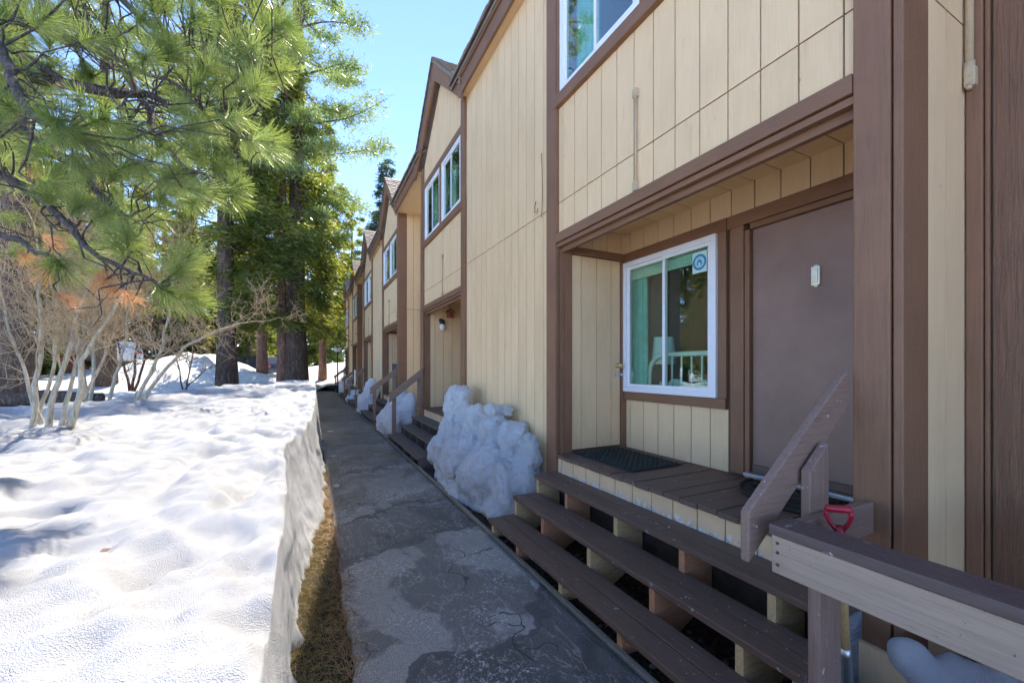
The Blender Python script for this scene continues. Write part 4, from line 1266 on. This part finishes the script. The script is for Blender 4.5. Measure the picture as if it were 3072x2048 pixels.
    for (x, y, dp) in [(245, 645, 2.7), (262, 672, 2.7), (235, 655, 2.7), (158, 690, 2.9), (100, 632, 3.0), (305, 690, 2.7), (90, 405, 3.2), (130, 560, 3.1), (60, 590, 3.1)]:
        p = at(x, y, dp); best = min(nodes, key=lambda q: (q[0] - p).length)
        twig.tube(wander(best[0], p, 5, .2, rr), [.007, .006, .005, .005, .004, .004], 5, False)
        QD.append(tuft_quads(p, Vector((rr.gauss(0, .6), rr.gauss(0, .6), -.6)), 90, .12, .0032, rng, .9))
    # bare dead twigs hanging in the lower left
    for k in range(60):
        q = rr.choice(nodes)[0]; e = q + Vector((rr.gauss(.1, .25), rr.gauss(0, .25), -rr.uniform(.1, .5)))
        twig.tube(wander(q, e, 5, .35, rr), [.007, .006, .005, .004, .003, .0025], 5, False)
    stuff(limb.build('limbs', 'bark_limb', T, smooth=True))
    stuff(twig.build('twigs', 'bark_limb', T, smooth=True))
    stuff(quad_mesh('needles', np.concatenate(Q), 'needle', T))
    stuff(quad_mesh('dead_needles', np.concatenate(QD), 'needle_dead', T))
near_pine()

def conifer_parts(h, r, base, rad, nb, per, seed, kind='fir', lean=0.0, leaf=(.34, .13), top=.1):
    """returns (trunk MB, limbs MB, quads) of a conifer at the origin"""
    rng = np.random.default_rng(seed); rr = random.Random(seed)
    tr = MB(); lb = MB(); Q = []
    n = 9
    axis = [Vector((lean * t * h + .12 * r * math.sin(t * 9 + seed), .1 * r * math.sin(t * 7), t * h - .2)) for t in np.linspace(0, 1, n)]
    tr.tube(axis, [r * (1.25 if i == 0 else 1) * (1 - .9 * i / (n - 1)) + .02 for i in range(n)], 14)
    for k in range(nb):
        f = (k + rr.random()) / nb
        z = base + (h - base) * f
        if kind == 'pine': prof = (1 - f) ** .45 * (.55 + .45 * min(1, f * 4))
        else: prof = (1 - f * .92) ** .8 * (.7 + .3 * min(1, f * 5))
        Ln = rad * prof * rr.uniform(.55, 1.12)
        if Ln < .15: continue
        a = k * 2.399 + rr.uniform(-.5, .5)
        d = Vector((math.cos(a), math.sin(a), 0)); side = Vector((-d.y, d.x, 0))
        droop = rr.uniform(.15, .5) if kind == 'fir' else rr.uniform(-.12, .3)
        o = Vector((lean * z, 0, z))
        path = []
        for t in np.linspace(0, 1, 7):
            path.append(o + d * Ln * t + Vector((0, 0, (.18 * t - droop * t * t) * Ln)) + side * math.sin(t * 5 + k) * .06 * Ln)
        lb.tube(path, [max(.008, .045 * r * 3 * (1 - t * .9) * (Ln / rad + .2)) for t in np.linspace(0, 1, 7)], 5, False)
        nn = int(per * (Ln / rad + .15))
        t = rng.beta(2.2, 1.2, nn); t = .12 + .9 * t
        pa = np.array(path)
        idx = np.clip((t * 6).astype(int), 0, 5); fr = (np.clip(t, 0, 1) * 6 - idx)[:, None]
        c = pa[idx] * (1 - fr) + pa[idx + 1] * fr
        wdt = .30 * Ln * np.sin(np.clip(t, 0, 1) * 2.6) + .08
        sdir = np.array(side); dd = np.array(d)
        lat = rng.normal(0, .55, nn)
        c = c + sdir[None] * (lat * wdt)[:, None]
        # clumps: pull towards a few centres so that gaps stay open
        nc = max(3, nn // 26)
        cen = c[rng.integers(0, nn, nc)]
        pick = rng.integers(0, nc, nn)
        c = c * .35 + cen[pick] * .65 + rng.normal(0, .10 if kind == 'fir' else .05, (nn, 3)) * (1 + .4 * Ln)
        if kind == 'fir':
            c[:, 2] -= np.abs(rng.normal(0, .10, nn)) * (1 + Ln * .3)
            v = dd[None] * .7 + sdir[None] * np.sign(lat)[:, None] * .8 + rng.normal(0, .35, (nn, 3)); v[:, 2] -= .45
        else:
            v = rng.normal(0, 1, (nn, 3)) + dd[None] * .5; v[:, 2] += .25
        Q.append(sprays(c, v, rng.uniform(.6, 1.2, nn) * leaf[0], rng.uniform(.7, 1.3, nn) * leaf[1], rng))
    return tr, lb, np.concatenate(Q)

def conifer(name, label, x, y, args, bark, leafm, z=0.2, group=None):
    T = thing(name, label, 'tree', (x, y, z), group)
    tr, lb, Q = conifer_parts(*args[0], **args[1])
    off = Vector((x, y, z))
    for mb, nm, mt in ((tr, 'trunk', bark), (lb, 'limbs', 'bark_limb' if bark != 'bark_dark' else 'bark_dark')):
        mb.v = [tuple(Vector(v) + off) for v in mb.v]; ob = mb.build(nm, mt, T, smooth=True)
        if nm == 'limbs': stuff(ob)
    stuff(quad_mesh('crown', Q + np.array(off), leafm, T))
    return T

def copy_tree(T, x, y, z, rot, s, label):
    c = T.copy(); COL.objects.link(c); c.location = (x, y, z); c.rotation_euler = (0, 0, rot); c.scale = (s, s, s); c['label'] = label
    for ch in list(T.children):
        k = ch.copy(); COL.objects.link(k); k.parent = c
    return c

WOODS = 'conifers standing beyond the snow bank'
conifer('pine_tree', 'tall pine with thick dark trunk, open limbs against the blue sky', -.52, 21.3, ((29, .43, 7.5, 4.9, 76, 700, 3), dict(kind='pine', leaf=(.26, .05))), 'bark_dark', 'needle', .1)
conifer('cedar_tree', 'slim red trunked cedar with hanging sprays beside the dark pine trunk', -1.12, 21.5, ((17, .24, 3.4, 3.6, 120, 520, 8), dict(kind='fir', leaf=(.22, .07))), 'bark_red', 'fir', .1)
conifer('fir_tree', 'fir with straight dark trunk left of the red trunked cedar', -3.15, 20.7, ((24, .36, 6.4, 3.2, 80, 420, 14), dict(kind='fir', leaf=(.24, .075))), 'bark_dark', 'fir', .2)
conifer('fir_tree', 'slender fir with bare lower trunk between the dark fir and the cedar', -2.6, 29.0, ((21, .30, 4.6, 3.2, 70, 300, 21), dict(kind='fir', leaf=(.3, .11))), 'bark_red', 'farleaf', .2)
conifer('fir_tree', 'thin fir close to the globe lamp at the end of the path', .85, 33.5, ((20, .26, 5.0, 3.4, 70, 300, 25), dict(kind='fir', leaf=(.3, .11))), 'bark_red', 'farleaf', .2)
conifer('fir_tree', 'blue green fir top rising behind the brown gables', 6.2, 38.0, ((20, .3, 5, 3.3, 80, 260, 31), dict(kind='fir', leaf=(.32, .10))), 'bark_dark', 'fir_blue', .2)
conifer('pine_tree', 'thick dark pine trunk at the left edge of the picture', -9.6, 21.4, ((26, .46, 7.0, 4.4, 56, 340, 41), dict(kind='pine', leaf=(.24, .05))), 'bark_dark', 'fir', .2)
conifer('pine_tree', 'dark pine trunk behind the bare pale shrub', -8.4, 25.0, ((24, .36, 5.5, 4.0, 56, 340, 45), dict(kind='pine', leaf=(.24, .05))), 'bark_dark', 'fir', .2)
# farther woods: three kinds, copied
protos = [conifer('fir_tree', 'sunlit fir of the far wood, left of the slender fir', -4.8, 43, ((17, .24, 1.2, 3.4, 70, 220, 51), dict(kind='fir', leaf=(.42, .18))), 'bark_red', 'farleaf', .5, WOODS),
          conifer('fir_tree', 'broad sunlit fir of the far wood beyond the path end', 1.2, 47, ((14, .22, .8, 3.6, 70, 220, 55), dict(kind='fir', leaf=(.42, .18))), 'bark_dark', 'farleaf', .5, WOODS),
          conifer('pine_tree', 'shady pine of the far wood behind the snow mound', -10, 40, ((20, .28, 3, 3.6, 60, 220, 59), dict(kind='pine', leaf=(.34, .12))), 'bark_dark', 'fir', .5, WOODS)]
far = [(-19, 19), (-24, 26), (-23, 14), (-1.6, 52), (-7.5, 50), (4.5, 52), (-13.5, 47), (-17, 42), (-20, 37), (-24, 44), (-2.8, 60), (8.5, 56), (-11, 58), (-19, 55), (-27, 52), (-15, 33), (-22, 31), (-30, 40), (2.6, 64), (-6, 66), (12, 66), (-33, 60), (-26, 66), (-16, 68), (6, 72), (-9.5, 44), (-12.2, 39), (-14.5, 41), (-10.8, 50), (-16.5, 37)]
ORD = ['leftmost', 'second from the left', 'third from the left', 'fourth from the left', 'fifth from the left', 'sixth from the left', 'seventh from the left', 'eighth from the left', 'ninth from the left', 'tenth from the left', 'eleventh from the left', 'twelfth from the left', 'rightmost']
def far_side(x, y):
    return 'mirrored in the porch window' if y < 27 else 'beyond the path end' if x > -1 else ('behind the shrub and the fir trunks' if x > -16 else 'at the far left')
far_sides = {}
for (x, y) in far: far_sides.setdefault(far_side(x, y), []).append((x, y))
for k, (x, y) in enumerate(far):
    sd_ = far_side(x, y); row = sorted(far_sides[sd_], key=lambda q: q[0] / q[1])
    n = row.index((x, y)); o_ = ORD[-1] if n == len(row) - 1 else ORD[n]
    copy_tree(protos[k % 3], x, y, .6 if y > 27 else .2, k * 1.7, .85 + .35 * ((k * 37) % 10) / 10, 'hazy far wood conifer ' + sd_ + ', ' + o_)

# ------------------------------------------------------------------ bare shrubs
def shrub(name, label, stems, mat, seed, levels=3, tw=.0022):
    rr = random.Random(seed)
    b0 = stems[0][0][0]
    T = thing(name, label, 'shrub', (b0.x, b0.y, 0))
    fine = MB(); cnt = [0]
    def grow(p, d, L, r, lev, mb):
        n = 5; pts = [p]; rad = [r]
        dd = d.copy()
        for i in range(n):
            dd = (dd + Vector([rr.gauss(0, .17) for _ in range(3)]) + Vector((0, 0, .05))).normalized()
            pts.append(pts[-1] + dd * (L / n)); rad.append(r * (1 - .6 * (i + 1) / n))
        mb.tube(pts, rad, 6 if lev == 0 else 4, False)
        if lev >= levels: return
        for q in range(rr.randint(3, 5)):
            i = rr.randint(1, n); k = (dd * .6 + Vector([rr.gauss(0, .6) for _ in range(3)]) + Vector((0, 0, .22))).normalized()
            grow(pts[i], k, L * rr.uniform(.5, .8), max(tw, rad[i] * .62), lev + 1, fine)
    for pts, r in stems:
        mb = MB()
        S_ = []
        for a, b in zip(pts, pts[1:]): S_ += wander(a, b, 4, .05, rr)[:-1]
        S_.append(pts[-1])
        rad = [r * (1 - .62 * i / (len(S_) - 1)) for i in range(len(S_))]
        mb.tube(S_, rad, 9)
        mb.build('stem', mat, T, smooth=True)
        for q in range(7):
            i = rr.randint(len(S_) // 3, len(S_) - 1)
            d = ((S_[i] - S_[i - 1]).normalized() * .7 + Vector([rr.gauss(0, .5) for _ in range(3)]) + Vector((0, 0, .1))).normalized()
            grow(S_[i], d, rr.uniform(.45, .9), rad[i] * .55, 1, fine)
        grow(S_[-1], (S_[-1] - S_[-2]).normalized(), .7, rad[-1], 1, fine)
    stuff(fine.build('twigs', 'twig_pale' if mat == 'aspen' else mat, T, smooth=True))
    return T

def st(pix, r):
    return ([at(*p) for p in pix], r)
shrub('bare_shrub', 'pale barked bare shrub with many stems standing in the snow bank', [
    st([(73, 992, 4.9), (88, 850, 4.9), (95, 720, 4.95), (85, 560, 5.0)], .030),
    st([(110, 993, 4.85), (125, 900, 4.85), (160, 800, 4.9), (195, 680, 5.0), (230, 560, 5.1)], .034),
    st([(98, 990, 5.0), (60, 860, 5.1), (20, 760, 5.2), (0, 640, 5.3)], .022),
    st([(146, 990, 4.95), (215, 870, 5.2), (255, 780, 5.4), (290, 690, 5.5)], .022),
    st([(84, 990, 5.1), (120, 860, 5.3), (135, 740, 5.4), (140, 600, 5.5)], .024),
    st([(135, 993, 4.85), (160, 900, 4.95), (180, 820, 5.1), (170, 700, 5.2)], .028),
    st([(158, 993, 4.8), (185, 900, 4.8), (185, 830, 4.85), (240, 745, 4.9), (300, 640, 4.9)], .034)], 'aspen', 3, 4)
shrub('bare_shrub', 'pale bare shrub leaning to the right at the back of the snow bank', [
    st([(310, 930, 8.0), (345, 860, 8.0), (375, 790, 8.0), (395, 690, 8.0), (410, 590, 8.0)], .036),
    st([(322, 930, 7.9), (370, 860, 7.8), (420, 800, 7.8), (480, 765, 7.7), (550, 742, 7.6)], .036),
    st([(250, 925, 8.2), (275, 840, 8.2), (292, 760, 8.2), (305, 650, 8.2)], .034),
    st([(198, 925, 8.4), (190, 840, 8.4), (192, 760, 8.4), (200, 640, 8.4)], .036),
    st([(206, 925, 8.4), (215, 820, 8.4), (222, 700, 8.4), (230, 590, 8.5)], .036)], 'aspen', 9, 4, .004)
shrub('bare_shrub', 'red stemmed bare shrub in front of the far snow mound', [
    st([(298, 898, 15), (285, 840, 15), (270, 780, 15)], .05), st([(303, 898, 15), (310, 820, 15), (318, 740, 15)], .05), st([(308, 898, 15), (335, 820, 15), (350, 760, 15)], .045)], 'twig_red', 14, 2, .008)
shrub('bare_shrub', 'thin dark bare shrub between the snow mound and the dark fir trunk', [
    st([(428, 895, 16), (440, 830, 16), (450, 770, 16)], .03), st([(425, 895, 16), (470, 850, 16), (515, 830, 16)], .03), st([(420, 895, 16), (410, 840, 16), (395, 790, 16)], .03)], 'bark_dark', 19, 2, .008)

# ------------------------------------------------------------------ far things
def car(label, x, y, z, rot, col):
    T = thing('parked_car', label, 'car', (x, y, z)); T.rotation_euler = (0, 0, rot)
    paint = plain('car_paint', col, .25, vary=.03); gl = plain('car_glass', (.02, .025, .03), .08)
    def put(mb, nm, mt, b=0, sm=False):
        me = mb.build(nm, mt, None, b, sm); me.parent = T; return me
    body = [(-2.2, .35), (2.15, .35), (2.25, .6), (2.2, .85), (1.3, 1.0), (.7, 1.55), (-1.7, 1.6), (-2.15, 1.05), (-2.25, .7)]
    put(MB().prism(body, lambda p, q, t: (p, t * (1 if q < 1.1 else .84), q), -.88, .88), 'body', paint, .05)
    for s in (-1, 1):
        for a, b, c, d in ((-1.6, -.55, -.5, -1.75), (-.45, .62, 1.12, -.45)):
            put(MB().prism([(a, 1.52), (b, 1.5), (c, 1.06), (d, 1.08)], lambda p, q, t: (p, s * t, q), .80, .885 if False else .87), 'side_window', gl)
        for wx in (-1.4, 1.4):
            w_ = put(MB().tube([(wx, s * .72, .34), (wx, s * .90, .34)], [.34, .33], 20), 'wheel', 'rubber')
            r_ = put(MB().tube([(wx, s * .88, .34), (wx, s * .91, .34)], [.2, .18], 14), 'rim', 'steel'); r_.parent = w_
        put(MB().box(2.18, 2.27, s * .45, s * .8, .68, .82), 'headlight', 'alu', .02)
        put(MB().box(-2.27, -2.18, s * .55, s * .8, .8, 1.0), 'tail_light', 'red', .02)
    put(MB().hexa([(.78, -.68, 1.5), (.80, -.68, 1.5), (1.32, -.75, 1.03), (1.28, -.75, 1.03), (.78, .68, 1.5), (.80, .68, 1.5), (1.32, .75, 1.03), (1.28, .75, 1.03)]), 'windscreen', gl)
    return T
p = at(255, 846, 27); car('white parked car behind the pale shrub stems', p.x, p.y, field_h(p.x, p.y) + .25, 2.2, (.75, .76, .78))
p = at(572, 842, 30); car('dark parked car half hidden between the fir trunks', p.x, p.y, field_h(p.x, p.y) - .1, 2.5, (.02, .022, .03))

def shed():
    p = at(112, 840, 24)
    T = thing('shed', 'faded red board shed at the far left behind the shrub', 'shed', (p.x, p.y, 0))
    g = field_h(p.x, p.y)
    red = painted('faded_red', (.42, .10, .09), 'z', .7, .3, .3)
    x0 = p.x - 3.4
    for k in range(16):
        box('wall_board', red, T, x0 + k * .25, x0 + k * .25 + .24, p.y, p.y + .03, g - .5, 2.35)
    box('side_wall', red, T, x0 + 3.97, x0 + 4.0, p.y + .04, p.y + 3, g - .5, 2.33)
    MB().hexa([(x0 - .2, p.y - .25, 2.36), (x0 + 4.2, p.y - .25, 2.36), (x0 + 4.2, p.y + 3.2, 3.2), (x0 - .2, p.y + 3.2, 3.2), (x0 - .2, p.y - .25, 2.48), (x0 + 4.2, p.y - .25, 2.48), (x0 + 4.2, p.y + 3.2, 3.36), (x0 - .2, p.y + 3.2, 3.36)]).build('roof', 'snow_far', T)
shed()

def fallen_log():
    p = at(125, 892, 13)
    rr = random.Random(4)
    o = MB().tube(wander((p.x - 1.6, p.y + .3, .55), (p.x + 1.2, p.y - .2, .6), 8, .05, rr), [.2, .23, .22, .23, .22, .2, .2, .19, .17], 12).build('fallen_log', 'bark_dark', None, smooth=True)
    tag(o, 'dark fallen log lying in the shaded snow at the left', 'log')
fallen_log()
